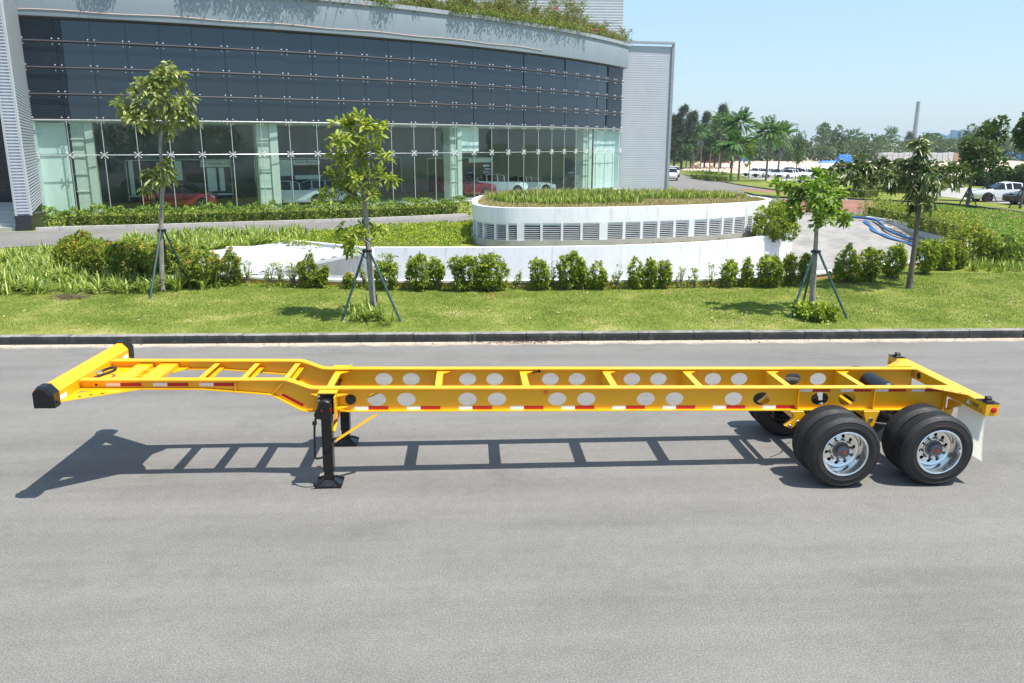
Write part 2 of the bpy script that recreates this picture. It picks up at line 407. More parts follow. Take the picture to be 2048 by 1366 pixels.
def glass(name, tint, refl, base=None):
    m, t, b, o = new_mat(name)
    gl = t.nodes.new('ShaderNodeBsdfGlossy'); gl.inputs['Roughness'].default_value = .01; gl.inputs['Color'].default_value = (.92, .96, 1, 1) if base is None else (.74, .86, .97, 1)
    if base is None: tr = t.nodes.new('ShaderNodeBsdfTransparent'); tr.inputs[0].default_value = (*tint, 1)
    else:
        tr = t.nodes.new('ShaderNodeBsdfDiffuse'); tr.inputs[0].default_value = (*base, 1)
    if base is not None:      # rolled glass is never quite flat
        bp = t.nodes.new('ShaderNodeBump'); bp.inputs['Strength'].default_value = .03; bp.inputs['Distance'].default_value = .1; t.links.new(noise(t, .9, 2, .5, pos(t)), bp.inputs['Height']); t.links.new(bp.outputs[0], gl.inputs['Normal'])
    lw = t.nodes.new('ShaderNodeFresnel'); lw.inputs['IOR'].default_value = refl
    gm_ = t.nodes.new('ShaderNodeNewGeometry'); fac = math_(t, 'MULTIPLY', lw.outputs[0], math_(t, 'SUBTRACT', 1.0, gm_.outputs['Backfacing']))   # the far face of a pane adds no second mirror
    mx = t.nodes.new('ShaderNodeMixShader'); t.links.new(fac, mx.inputs[0]); t.links.new(tr.outputs[0], mx.inputs[1]); t.links.new(gl.outputs[0], mx.inputs[2])
    t.links.new(mx.outputs[0], o.inputs[0]); return m
M['glass'] = glass('showroom_glass', (.925, .980, .962), 1.6)
M['glass_dark'] = glass('dark_spandrel_glass', None, 1.78, (.010, .016, .024))
M['car_glass'] = glass('car_window', None, 1.5, (.012, .014, .016))
def carpaint(name, c): return paint(name, c, .25, .03, coat=.6, scale=2)
M['car_white'] = carpaint('white_car_paint', (.78, .79, .80)); M['car_red'] = carpaint('red_car_paint', (.22, .007, .012)); M['car_black'] = carpaint('black_car_paint', (.018, .019, .021))
M['car_silver'] = carpaint('silver_car_paint', (.42, .45, .48)); M['car_maroon'] = carpaint('maroon_car_paint', (.14, .012, .02)); M['car_blue'] = carpaint('blue_car_paint', (.10, .30, .48))

# ------------------------------------------------------------------ foliage helpers
def unit(a): return a/np.maximum(np.linalg.norm(a, axis=-1, keepdims=True), 1e-9)
def leaves(name, P, D, L, W, mat, parent=None, tint=None, fold=.18, droop=.15, wide=False, rng=None):
    rng = rng or RNG; n = len(P); P = np.asarray(P, float); D = unit(np.asarray(D, float))
    L = np.broadcast_to(np.asarray(L, float), (n,))[:, None]; W = np.broadcast_to(np.asarray(W, float), (n,))[:, None]
    up = np.array([0, 0, 1.]) + rng.normal(0, .45, (n, 3)); side = unit(np.cross(D, up)); nr = np.cross(side, D)
    tipd = np.array([0, 0, -1.])*droop*L
    if tint is None: tint = rng.random(n)
    if wide:
        V = np.stack([P, P+D*L*.32+side*W*.34+nr*fold*W*.6, P+D*L*.70+side*W*.5+nr*fold*W+tipd*.5, P+D*L+tipd, P+D*L*.70-side*W*.5+nr*fold*W+tipd*.5, P+D*L*.32-side*W*.34+nr*fold*W*.6], 1)
        b = np.arange(n)[:, None]*6; F_ = np.concatenate([b+[0, 1, 2, 3], b+[0, 3, 4, 5]], 0); k = 6
    else:
        V = np.stack([P, P+D*L*.5+side*W*.5+nr*fold*W+tipd*.3, P+D*L+tipd, P+D*L*.5-side*W*.5+nr*fold*W+tipd*.3], 1)
        b = np.arange(n)[:, None]*4; F_ = np.concatenate([b+[0, 1, 2], b+[0, 2, 3]], 0); k = 4
    me = fast_mesh(name, V.reshape(-1, 3), F_, mat, np.repeat(np.asarray(tint), k))
    return link(name, me, parent)
def rosettes(C, A, per, spread=.9, jit=.03, rng=None):
    """leaves round twig tips C pointing along A"""
    rng = rng or RNG; n = len(C); A = unit(A)
    P = np.repeat(C, per, 0)+rng.normal(0, jit, (n*per, 3)); R_ = unit(rng.normal(0, 1, (n*per, 3)))
    D = unit(np.repeat(A, per, 0)*(1-spread*.5)+R_*spread); return P, D
def lump_points(n, lumps, rng=None, shell=.55):
    """points on and under the skin of a union of blobs (x,y,z,rx,ry,rz); outward directions"""
    rng = rng or RNG; Lm = np.array(lumps, float); w_ = (Lm[:, 3]*Lm[:, 5]); w_ = w_/w_.sum()
    out_p, out_d = [], []
    while sum(map(len, out_p)) < n:
        i = rng.choice(len(Lm), n*2, p=w_); d = unit(rng.normal(0, 1, (n*2, 3))); r = shell+(1-shell)*rng.random((n*2, 1))**.6
        p = Lm[i, :3]+d*r*Lm[i, 3:6]; ok = np.ones(len(p), bool)
        for j in range(len(Lm)):
            q = (p-Lm[j, :3])/Lm[j, 3:6]; ok &= ~(((q**2).sum(1) < (shell*.85)**2) & (i != j))
        out_p.append(p[ok]); out_d.append(d[ok])
    return np.concatenate(out_p)[:n], np.concatenate(out_d)[:n]

def shrub(base, wid, hei, mat, label, group=None, name='shrub', dens=1.0, leaf=.085, sparse=False, depth=None, parent=None, lumps=None, cat='shrub', seed=None):
    rng = np.random.default_rng(seed if seed is not None else int(abs(base[0]*977+base[1]*131)) % 99991)
    root = empty(name, base); dp = depth or wid*.85
    if lumps is None:
        lumps = [(0, 0, hei*.46, wid*.38, dp*.42, hei*.46)]
        for k in range(7):
            a = rng.random()*6.28; q = .14+.22*rng.random(); lumps.append((math.cos(a)*wid*q, math.sin(a)*dp*.22, hei*(.2+.62*rng.random()), wid*(.14+.16*rng.random()), dp*.26, hei*(.14+.18*rng.random())))
    nst = int((34 if sparse else 240)*dens*max(.35, wid*hei))+(8 if sparse else 20)
    C, O = lump_points(nst, lumps, rng, .25 if sparse else .6); C[:, 2] = np.maximum(C[:, 2], .05)
    A = O*.8+np.array([0, 0, .65])+rng.normal(0, .25, O.shape)
    P, D = rosettes(C, A, 11 if not sparse else 8, .95, .02, rng)
    tt = np.repeat(rng.random(nst)*.5, 11 if not sparse else 8)+rng.random(len(P))*.5
    young = np.repeat((rng.random(nst) < .12) & (C[:, 2] > hei*.62), 11 if not sparse else 8); tt = np.where(young, .82+.18*rng.random(len(P)), tt*.86)
    leaves('foliage', P, D, leaf*(.7+.6*rng.random(len(P))), leaf*.5, mat, root, tt, rng=rng)
    m = MB(); k = 0
    for i in rng.choice(nst, min(nst, 16 if sparse else 22), False):
        c = C[i]; b0 = Vector((rng.normal(0, wid*.06), rng.normal(0, dp*.06), -.04)); mid = Vector((c[0]*.5, c[1]*.5, c[2]*.55))
        m.tube([b0, mid, Vector(c)], [.014, .009, .004], 5, False)
    m.build('stems', M['twig'], root)
    if group: tag(root, None, None, group)
    return tag(root, label, cat)

# ================================================================== SETTING
def KY(x): return 17.45 - .0237*x
m = MB(); m.grid([[(x, y, 0) for x in (-160, -60, -20, 0, 20, 60, 160)] for y in (-160, -60, -10, 5, 12)] )
m.grid([[(x, y, 0) for x in (-160, -60, -20, 0, 20, 60, 160)] for y in (12,)] + [[(x, KY(x)+.02, 0) for x in (-160, -60, -20, 0, 20, 60, 160)]])
tag(m.build('road', M['asphalt']), kind='structure')
# kerb along the lawn, in cast lengths
kerb = tag(empty('kerb', (0, KY(0), 0)), kind='structure')
for k in range(-13, 14):
    x0, x1 = k*1.25, (k+1)*1.25-.012
    b = MB(); pr = [(0, -.1), (.0, .12), (.012, .172), (.03, .185), (.20, .185), (.20, -.1)]
    b.prism([(x0, KY(x0)-KY(0)+y, z+.004*math.sin(k*2.1)) for y, z in pr], (x1-x0, KY(x1)-KY(x0), 0))
    b.build('kerb_stone', M['kerb'], kerb)
for sx in (-1, 1):
    x0, x1 = (-160, -16.25) if sx < 0 else (17.5, 160)
    b = MB(); b.prism([(x0, KY(x0)-KY(0)+y, z) for y, z in [(0, -.1), (0, .15), (.03, .165), (.25, .165), (.25, -.1)]], (x1-x0, KY(x1)-KY(x0), 0))
    b.build('kerb_run', M['kerb'], kerb)

# sunken ramp: outer (lawn side) and inner (island side) edges, from the top of the ramp round to the left
OUT = [(20.9, 46.2), (21.6, 42.5), (21.9, 38.5), (21.3, 34.5), (19.2, 30.6), (16.3, 27.4)] + [tuple(U(x, y, .42)[:2]) for x, y in
       ((1655, 541), (1580, 549), (1480, 555), (1380, 557), (1200, 559), (1000, 560), (850, 560), (730, 559), (600, 556), (500, 552), (420, 549.5))]
INN = [(15.7, 46.2), (15.4, 42.5), (15.2, 39.5), (14.9, 37.0), (14.2, 35.0), (13.0, 33.6), (11.2, 32.1), (8.9, 30.9), (6, 30.1), (3, 29.8), (-.5, 29.8), (-4.4, 30.0), (-7.0, 30.3), (-9.0, 30.4)]
OUTS = resample(spline([Vector((*p, 0)) for p in OUT], 6), 60); INNS = resample(spline([Vector((*p, 0)) for p in INN], 6), 60)
trench = [(p.x, p.y) for p in OUTS] + [(p.x, p.y) for p in INNS[::-1]]
def lawn_front(x): return KY(x)+.19
gp = [(x, lawn_front(x)) for x in (-1500, -200, -40, -15, 0, 15, 40, 200, 1500)] + [(1500, 200), (2500, 1000), (4000, 5000), (-4000, 5000), (-2500, 1000), (-1500, 200)]
near = [(x, lawn_front(x)) for x in np.linspace(-60, 60, 25)] + [(60, 110), (-60, 110)]
tag(sheet('lawn', near, M['soil_grass'], 0, 3.0, [trench]), kind='structure')
tag(sheet('ground', [(x, lawn_front(x)) for x in (-1500, -400, -60)]+[(-60, 110), (60, 110)]+[(x, lawn_front(x)) for x in (60, 400, 1500)]+[(1500, 400), (4000, 6000), (-4000, 6000), (-1500, 400)], M['far_field'], -.01, 60), kind='structure')
# ramp floor and its walls
def rz(i): return .28 - .125*max(0, (i-6)*.72) if i < 38 else -2.6
NR = 60
m = MB(); m.grid([[OUTS[i].lerp(INNS[i], k/6)+Vector((0, 0, max(rz(i), -2.6))) for k in range(7)] for i in range(NR)])
tag(m.build('ramp', M['ramp'], smooth=True), kind='structure')
def wall_path(P, thick, z0, z1, side=1):
    """vertical wall of real thickness along a path; side picks which way the thickness goes"""
    rows = []
    for i, p in enumerate(P):
        d = (P[min(i+1, len(P)-1)]-P[max(i-1, 0)]).normalized(); n = Vector((-d.y, d.x, 0))*side*thick
        a = z0(i) if callable(z0) else z0; b = z1(i) if callable(z1) else z1
        rows.append([(p.x, p.y, a), (p.x, p.y, b), (p.x+n.x, p.y+n.y, b), (p.x+n.x, p.y+n.y, a)])
    m = MB(); m.grid(rows, close=True); m.f += [(0, 1, 2, 3), tuple(len(m.v)-4+k for k in range(4))[::-1]]
    return m
OW = OUTS[4:]; NOW = len(OW)
ro = empty('parapet_wall', (OW[28].x, OW[28].y, .2))
def addp(mb, name, mat, root, **k): # mesh made in world coordinates under a root
    o = mb.build(name, mat, root, **k); o.location = -root.location; return o
addp(wall_path(OW, .22, lambda i: -2.7, lambda i: .38, 1), 'wall', M['white_wall'], ro)
cp = [p.copy() for p in OW]
for i, p in enumerate(cp):
    d = (OW[min(i+1, NOW-1)]-OW[max(i-1, 0)]).normalized(); cp[i] = p - Vector((-d.y, d.x, 0))*.03
addp(wall_path(cp, .30, .382, .44, 1), 'coping', M['coping'], ro)
fp = [OW[i]+Vector((-(OW[min(i+1, NOW-1)]-OW[max(i-1, 0)]).normalized().y, (OW[min(i+1, NOW-1)]-OW[max(i-1, 0)]).normalized().x, 0))*.222 for i in range(NOW)]
addp(wall_path(fp[18:], .02, .05, .378, 1), 'tan_face', M['tan_wall'], ro)
tag(ro, 'long low white-coped wall with tan stained face behind the shrub row', 'wall')
ri = empty('retaining_wall', (INNS[35].x, INNS[35].y, .0))
IW = INNS[10:]
addp(wall_path(IW, .2, -2.7, lambda i: .56 if i > 2 else .34+.11*i*.5, -1), 'wall', M['white_wall'], ri)
tag(ri, 'tall curved white retaining wall below the louvred vent house', 'wall')
# clay and gravel washed along the right side of the ramp
m = MB(); m.grid([[OUTS[i].lerp(INNS[i], k)+Vector((0, 0, rz(i)+.025)) for k in (.01, .09)] for i in range(6, 24)])
tag(m.build('clay_strip', M['sand']), kind='structure')

# drives, roads, lots
g = lambda *pts: [tuple(G(x, y)[:2]) for x, y in pts]
KERB2 = g((72, 463), (180, 459), (300, 456), (500, 450), (720, 443), (860, 437), (940, 433))
drive = [(-70, 38.9)] + KERB2 + [(5, 51.5), (12, 60), (17, 70), (21.5, 84), (24.4, 100), (27, 150)] + g((1366, 350), (1420, 360), (1480, 371), (1540, 380), (1610, 388), (1690, 398), (1790, 404), (1880, 409), (1880, 416), (1750, 414), (1745, 429)) + \
        [(20.9, 46.2), (15.7, 46.2), (13, 46), (8, 44.5), (0, 42), (-6.9, 38.4), (-12.2, 36.6), (-16.3, 33.6), (-18.3, 32.5), (-24, 31.2), (-70, 29)]
tag(sheet('drive', drive, M['asphalt2'], .02, 4), kind='structure')
tag(sheet('brown_paving', g((1556, 399), (1690, 400.5), (1790, 405), (1878, 410), (1878, 415), (1750, 413.5), (1745, 424), (1640, 428), (1590, 424)), M['brown_pave'], .03, 4), kind='structure')
tag(sheet('brown_paving', g((1470, 381), (1490, 378.5), (1555, 381), (1620, 389), (1600, 391), (1530, 386)), M['brown_pave'], .03, 4), kind='structure')
tag(sheet('grass_island', g((1484, 384), (1530, 387), (1600, 392), (1640, 396.5), (1560, 396), (1506, 391)), M['soil_grass'], .14, 4), kind='structure')
tag(sheet('side_road', g((1800, 367), (1880, 371), (1960, 378), (2100, 398), (2100, 416), (2010, 408), (1960, 403), (1880, 393), (1780, 374)), M['lot'], .02, 5), kind='structure')
tag(sheet('parking_lot', g((1478, 350), (1640, 352), (1900, 366), (1780, 373), (1640, 367), (1560, 362), (1500, 357)), M['lot'], .02, 6), kind='structure')
tag(sheet('sandy_field', g((1362, 341), (1480, 348), (1640, 350), (1760, 352), (2100, 350), (2100, 322), (1860, 320), (1640, 317), (1400, 323)), M['sand'], .06, 12), kind='structure')
def kerb_strip(name, pts, w_=.18, h_=.14, mat=None, n=None):
    P = resample(spline([G(x, y) for x, y in pts], 6), n or 24); m = wall_path(P, w_, lambda i: T(P[i].y)-.1, lambda i: T(P[i].y)+h_)
    return tag(m.build(name, mat or M['kerb']), kind='structure')
kerb_strip('far_kerb', [(1366, 350), (1420, 360), (1480, 371), (1540, 380), (1610, 388)])
kerb_strip('far_kerb', [(1505, 392), (1560, 397), (1640, 397), (1690, 399), (1790, 404), (1880, 409), (1960, 417), (2100, 436)])
# pale kerb blocks by the building hedge
k2 = tag(empty('drive_kerb', (KERB2[3][0], KERB2[3][1], .3)), kind='structure')
KP = resample(spline([Vector((*p, 0)) for p in KERB2], 8), 200); nb = 22
for i in range(nb):
    seg = KP[i*9:(i+1)*9+1]
    if len(seg) < 3: break
    seg = seg[:-1]+[seg[-1].lerp(seg[-2], .12)]
    addp(wall_path(seg, .22, .1, lambda j: T(seg[j].y)+.17, 1), 'kerb_block', M['kerb_pale'], k2)

# ------------------------------------------------------------------ vent house on the island
VO = spline([Vector((x, y, 0)) for x, y in [(.15, 35.0), (.22, 33.4), (.8, 32.1), (2.1, 31.5), (5.1, 31.6), (9, 32.6), (11.75, 33.95), (13.0, 35.0), (13.6, 36.4), (13.4, 38.5), (11.5, 40.6), (7, 41.6), (3, 41.3), (.8, 39.6), (.2, 37.2), (.15, 35.0)]], 10)
def proj(p):
    d = np.array(p)-np.array([0, 0, CAMH]); z = d@_f; return 1024+FPX*(d@_r)/z, 683-FPX*(d@_u)/z
vent = empty('vent_house', (6.5, 36.5, .3))
def off(P, d):
    out = []
    for i, p in enumerate(P):
        t_ = (P[(i+1) % len(P)]-P[i-1]); t_ = (P[min(i+1, len(P)-1)]-P[max(i-1, 0)]).normalized(); out.append(p+Vector((t_.y, -t_.x, 0))*d)
    return out
addp(wall_path(VO, .22, 1.27, 1.86, 1), 'parapet_band', M['white_wall'], vent)
addp(wall_path(off(VO, .05), .35, .2, .60, 1), 'base', M['concrete'], vent)
addp(wall_path(off(VO, -.42), .05, .3, 1.5, 1), 'shade_sheet', M['dark_void'], vent)  # near-black sheet standing in for the shade behind the slats
addp(wall_path(off(VO, -.02), .04, 1.2, 1.268, 1), 'head_frame', M['louvre'], vent)
front = [p for p in VO if p.y < 37]
prj = [proj((p.x, p.y, .9))[0] for p in front]
def at_px(px):
    best = None
    for a, b, pa, pb in zip(front, front[1:], prj, prj[1:]):
        if min(pa, pb) <= px <= max(pa, pb) and pb > pa: best = a.lerp(b, (px-pa)/(pb-pa+1e-9)); tn = (b-a).normalized()
    return (best, tn) if best is not None else (None, None)
posts = [(946, .06), (952, .06), (966, .07), (990, .08), (1014, .08), (1041, .28), (1083, .09), (1124, .09), (1163, .09), (1207, .34), (1248, .12), (1283, .12), (1317, .12), (1349, .12), (1383, .28), (1416, .11), (1445, .11), (1467, .11), (1492, .2), (1505, .1), (1516, .1)]
pp = []
for px, wd in posts:
    c, tn = at_px(px)
    if c is None: continue
    nrm = Vector((tn.y, -tn.x, 0)); pp.append((c, tn, nrm, wd))
    q = MB(); a = c-tn*wd/2+nrm*.0; b = c+tn*wd/2+nrm*.0
    q.prism([(a.x, a.y, .602), (b.x, b.y, .602), (b.x-nrm.x*.16, b.y-nrm.y*.16, .602), (a.x-nrm.x*.16, a.y-nrm.y*.16, .602)], (0, 0, .667))
    addp(q, 'post', M['louvre'], vent)
for (c0, t0, n0, w0), (c1, t1, n1, w1) in zip(pp, pp[1:]):
    a = c0+t0*w0/2; b = c1-t1*w1/2
    if (b-a).length < .05: continue
    for k in range(8):
        z = .64+k*.074; q = MB()
        q.prism([a-n0*.02+Vector((0, 0, z)), a-n0*.09+Vector((0, 0, z+.012)), a-n0*.09+Vector((0, 0, z+.024)), a-n0*.02+Vector((0, 0, z+.014))], (b-a))
        addp(q, 'slat', M['louvre'], vent)
tag(vent, 'curved white vent house with louvred sides and planted roof', 'vent house')
roofpoly = [(p.x, p.y) for p in off(VO, -.22)][:-1]
def vz(x, y): return 1.72
o = sheet('roof_bed', roofpoly, M['bed_soil'], 0, 2, zf=vz); o.parent = vent; o.location = -vent.location

# ------------------------------------------------------------------ canopy over the lower ramp
can = empty('ramp_canopy', (-7, 27, .4))
A_, B_, C_, D_ = U(513, 546, .5), U(728, 502, .72), U(556, 484, .9), U(424, 501, .66)
E_ = Vector((-8.9, 23.6, .5))
nst = 26
m = MB(); rows = []
for i in range(nst+1):
    t = i/nst; dz = .03*(1 if i % 2 else -1)
    left = E_.lerp(D_, t); right = A_.lerp(B_, min(t/.72, 1)) if t < .72 else B_.lerp(C_, (t-.72)/.28)
    rows.append([left+Vector((0, 0, dz)), right+Vector((0, 0, dz))])
m.grid(rows); n0 = len(m.v); m.v += [(x, y, z-.05) for x, y, z in m.v[:n0]]
m.f += [tuple(i+n0 for i in f) for f in m.f]
addp(m, 'roof_sheet', M['canopy'], can)
q = MB(); q.bar(A_-Vector((0, 0, .06)), B_-Vector((0, 0, .06)), .1, .09); q.bar(B_-Vector((0, 0, .06)), C_-Vector((0, 0, .06)), .1, .09)
addp(q, 'edge_beam', M['clad_white'], can)
q = MB(); pth = [Vector((B_.x+.25, B_.y+.1, 0)), Vector((C_.x+.1, C_.y+.12, 0))]
addp(wall_path(pth, .18, -.2, lambda i: (.80, .98)[i], -1), 'upstand', M['white_wall'], can)
tag(can, 'low white corrugated canopy roof over the sunken ramp, behind thin shrubs', 'canopy')

# ================================================================== SHOWROOM
BC = Vector((-44.2, 115.11, 0)); BR = 69.12; TH0, TH1, NC = rad(16.35), rad(58.1), 28; DTH = (TH1-TH0)/NC
def arc(th, r, z): return Vector((BC.x+r*math.sin(th), BC.y-r*math.cos(th), z))
bld = empty('showroom_building', arc(rad(35), BR, 0))
def bpart(mb, name, mat, **k): return addp(mb, name, mat, bld, **k)
def ring(prof, t0=TH0, t1=TH1, n=84, close=True):   # prof: (r offset, z)
    m = MB(); m.grid([[arc(t0+(t1-t0)*i/n, BR+r, z) for r, z in prof] for i in range(n+1)], close=close)
    k = len(prof)
    if close: m.f += [tuple(range(k)), tuple(len(m.v)-k+j for j in range(k))[::-1]]
    return m
ROWS = [11.1, 9.84, 8.43, 7.0, 5.58, 3.62, .12]
pw = 2*BR*math.sin(DTH/2)
for r in range(6):
    z1, z0 = ROWS[r], ROWS[r+1]; z1 += .25 if r == 0 else 0
    q = MB(); q.box((-pw/2+.008, -.012, z0+.008), (pw/2-.008, .012, z1-.008)); me = q.mesh('pane', M['glass_dark'] if r < 4 else M['glass'])
    for c in range(NC):
        th = TH0+(c+.5)*DTH; o = link('pane', me, bld); p = arc(th, BR*math.cos(DTH/2), 0)-bld.location
        tilt = random.gauss(0, .0022)
        o.location = p; o.rotation_euler = (random.gauss(0, .002), 0, th+tilt)
bpart(ring([(.38, 11.1), (.40, 11.16), (.40, 13.0), (.1, 13.0), (.1, 11.1)], TH0-rad(.6), TH1+rad(.3)), 'fascia', M['fascia'], smooth=True)
bpart(ring([(.52, 13.002), (.52, 13.27), (-.1, 13.30), (-.1, 13.002)], TH0-rad(.6), TH1+rad(.3)), 'parapet_cap', M['fascia_cap'], smooth=True)
bpart(ring([(.1, 11.0), (.37, 11.098), (.05, 11.098)], TH0, TH1), 'soffit_trim', M['bar'])
q = MB(); q.tube([arc(TH0+rad(.2)+(rad(46)-TH0)*i/40, BR+.43, 11.42+.03*math.sin(i*.9)) for i in range(41)], .022, 5); bpart(q, 'pink_cable', M['pink_cable'])
for z in ROWS[1:5]:
    q = MB(); q.tube([arc(TH0+(TH1-TH0)*i/84, BR+.16, z) for i in range(85)], .045, 6); bpart(q, 'facade_bar', M['bar'] if z > 5.6 else M['mullion'], smooth=True)
q = MB(); q.tube([arc(TH0+(TH1-TH0)*i/84, BR+.02, 3.62) for i in range(85)], .022, 5); bpart(q, 'glazing_rail', M['mullion'], smooth=True)
for c in range(NC+1):
    th = TH0+c*DTH; q = MB(); a = arc(th, BR+.03, .1); b = arc(th, BR-.02, .1); q.prism([a, b, b+Vector((math.cos(th), math.sin(th), 0))*.045, a+Vector((math.cos(th), math.sin(th), 0))*.045], (0, 0, 5.44)); bpart(q, 'mullion', M['mullion'])
    if 0 < c < NC:   # glass fin behind
        q = MB(); a = arc(th, BR-.03, .1); b = arc(th, BR-.2, .1); q.prism([a, b, b+Vector((math.cos(th), math.sin(th), 0))*.02, a+Vector((math.cos(th), math.sin(th), 0))*.02], (0, 0, 5.4)); bpart(q, 'glass_fin', M['glass'])
q = MB()     # spider fittings, four bolts at each glass corner
for c in range(NC+1):
    th = TH0+c*DTH
    for z in ROWS[1:6]:
        for sx in (-1, 1):
            for sz in (-1, 1):
                a = arc(th, BR+.05, z); b = a+Vector((math.cos(th), math.sin(th), 0))*.17*sx+Vector((0, 0, .15*sz)); n_ = Vector((math.sin(th), -math.cos(th), 0))
                if z < 4: q.bar(a, b, .03, .03)
                q.tube([b-n_*.06, b+n_*.03], .034, 6)
tag(bpart(q, 'glass_bolts', M['tape_white']), kind='stuff')
bpart(ring([(.5, -.7), (.5, .1), (-.2, .1), (-.2, -.7)]), 'glass_sill', M['concrete'])
bpart(ring([(-.2, -.3), (-.2, .14), (-13, .14), (-13, -.3)]), 'showroom_floor', M['floor_tile'])
bpart(ring([(-12, .14), (-12, 5.6), (-12.3, 5.6), (-12.3, .14)]), 'back_wall', M['inner_wall'])
bpart(ring([(-.12, 5.63), (-.12, 12.35), (-.2, 12.35), (-.2, 5.63)]), 'spandrel_backing', M['dark_void'])
for th_, sg in ((TH0, 1), (TH1, -1)):
    q = MB(); tx = Vector((math.cos(th_), math.sin(th_), 0))*sg*.05; q.prism([arc(th_, BR-.05, .14)+tx, arc(th_, BR-12, .14)+tx, arc(th_, BR-12, .14)+tx*4, arc(th_, BR-.05, .14)+tx*4], (0, 0, 5.35)); bpart(q, 'end_wall', M['board_pale'])
bpart(ring([(-.05, 5.5), (-.05, 5.62), (-12.3, 5.62), (-12.3, 5.5)]), 'ceiling', M['inner_wall'])
bpart(ring([(.0, 12.4), (.0, 12.6), (-26, 12.6), (-26, 12.4)]), 'roof_slab', M['concrete'])
def th_px(px, py=330):
    d = ray(px, py); ox, oy = -BC.x, -BC.y; a = d[0]**2+d[1]**2; b = 2*(d[0]*ox+d[1]*oy); c_ = ox*ox+oy*oy-BR*BR
    t = (-b-math.sqrt(b*b-4*a*c_))/(2*a); x, y = d[0]*t-BC.x, d[1]*t-BC.y; return math.atan2(x, -y)
for px, wd in ((170, 1.15), (540, 1.3), (917, 1.0), (1180, 1.3)):
    th = th_px(px); c = arc(th, BR-.75, 0); q = MB(); tx = Vector((math.cos(th), math.sin(th), 0)); ny = Vector((math.sin(th), -math.cos(th), 0))
    a = c-tx*wd/2+ny*.4; b = c+tx*wd*.12+ny*.4; e = c+tx*wd/2+ny*.55
    q.prism([a+Vector((0,0,.15)), b+Vector((0,0,.15)), b-ny*.8+Vector((0,0,.15)), a-ny*.8+Vector((0,0,.15))], (0, 0, 5.34))
    q.prism([b+tx*.003+ny*.12+Vector((0,0,.15)), e+Vector((0,0,.15)), e-ny*.9+Vector((0,0,.15)), b+tx*.003-ny*.8+Vector((0,0,.15))], (0, 0, 5.34))
    for z in (1.5, 2.5, 3.5, 4.5): q.prism([a-tx*.05+ny*.05+Vector((0,0,z)), b-tx*.003+ny*.05+Vector((0,0,z)), b-tx*.003-ny*.5+Vector((0,0,z)), a-tx*.05-ny*.5+Vector((0,0,z))], (0, 0, .06))
    bpart(q, 'column', M['plaster'])
# corrugated cladding
def clad(p0, p1, z0, z1, pitch, amp, mat, name, root, trim=True):
    p0, p1 = Vector((*p0, 0)), Vector((*p1, 0)); d = (p1-p0).normalized(); n = Vector((d.y, -d.x, 0)); k = int((z1-z0)/pitch)
    rows = []
    for i in range(k):
        z = z0+i*pitch
        for dz, o_ in ((0, 0), (.42, 0), (.5, amp), (.92, amp)): rows.append([p0+n*o_+Vector((0, 0, z+dz*pitch)), p1+n*o_+Vector((0, 0, z+dz*pitch))])
    m = MB(); m.grid(rows); b = len(m.v); zt = rows[-1][0].z
    back = -n*.3; m.v += [tuple(v) for v in (p0+back+Vector((0,0,z0)), p1+back+Vector((0,0,z0)), p1+back+Vector((0,0,zt)), p0+back+Vector((0,0,zt)))]
    L_ = (len(rows)-1)*2; m.f += [(b, b+3, b+2, b+1), (0, b, b+1, 1), (L_, L_+1, b+2, b+3), tuple(range(0, L_+1, 2))+(b+3, b), tuple(range(1, L_+2, 2))+(b+2, b+1)]
    return addp(m, name, mat, root)
FL, FR, BRt, BLt = (-21.02, 39.15), (-20.55, 39.42), (-24.62, 48.7), (-25.3, 48.5)
clad(FR, BRt, 1.02, 16.5, .14, .07, M['clad'], 'cladding', bld)
clad(FL, FR, 1.02, 16.5, .14, .06, M['clad'], 'cladding', bld)
clad(BLt, FL, 1.02, 16.5, .14, .07, M['clad'], 'cladding', bld)
q = MB(); q.bar((FR[0]+.02, FR[1]-.02, 1.0), (FR[0]+.02, FR[1]-.02, 16.5), .11, .11); q.bar((FL[0]-.02, FL[1]-.03, 1.0), (FL[0]-.02, FL[1]-.03, 16.5), .09, .09); bpart(q, 'corner_trim', M['clad_white'])
q = MB(); q.prism([(-21.12, 39.1, .1), (-20.5, 39.3, .1), (-20.9, 41.6, .1), (-21.6, 41.4, .1)], (0, 0, .92)); bpart(q, 'plinth', M['plinth'])
for k in range(5):
    q = MB(); q.box((-36, 39.25+k*.38, .1+(.002*k)), (-21.25-.16*k, 39.25+(k+1)*.38+.02, .3+.155*(k+1))); bpart(q, 'step', M['stone_step'])
q = MB(); q.prism([(-36, 41.17, .1), (-22.4, 41.17, .1), (-24.75, 47.4, .1), (-36, 47.4, .1)], (0, 0, .975)); bpart(q, 'landing', M['stone_step'])
for p0_, p1_, z0_ in ((76, 138, .2), (1196, 1238, .2), (931, 966, 3.7)):
    a, b = th_px(p0_), th_px(p1_); bpart(ring([(-.48, z0_), (-.48, 5.45), (-.52, 5.45), (-.52, z0_)], a, b, 6), 'added_blind', M['board_pale'])  # pale blinds added behind the glass to brighten these panes
clad((-40, 47.5), (-25.4, 48.9), .6, 14, .22, .05, M['plinth'], 'dark_louvre_wall', bld)
WR = VY(1338, 200, 80.4)
clad((14.45, 78.9), (WR.x, 79.8), -.9, 13.35, .21, .006, M['clad'], 'wing_cladding', bld)
q = MB(); q.bar((WR.x+.05, 79.75, -.9), (WR.x+.05, 79.75, 13.5), .2, .25); q.bar((14.4, 78.85, 13.45), (WR.x+.1, 79.75, 13.45), .35, .2); bpart(q, 'wing_trim', M['fascia_cap'])
q = MB(); q.prism([(14.6, 79.25, -1), (WR.x-.1, 80.3, -1), (WR.x+1.6, 105, -1), (5, 105, -1)], (0, 0, 14.2)); bpart(q, 'wing_body', M['fascia'])
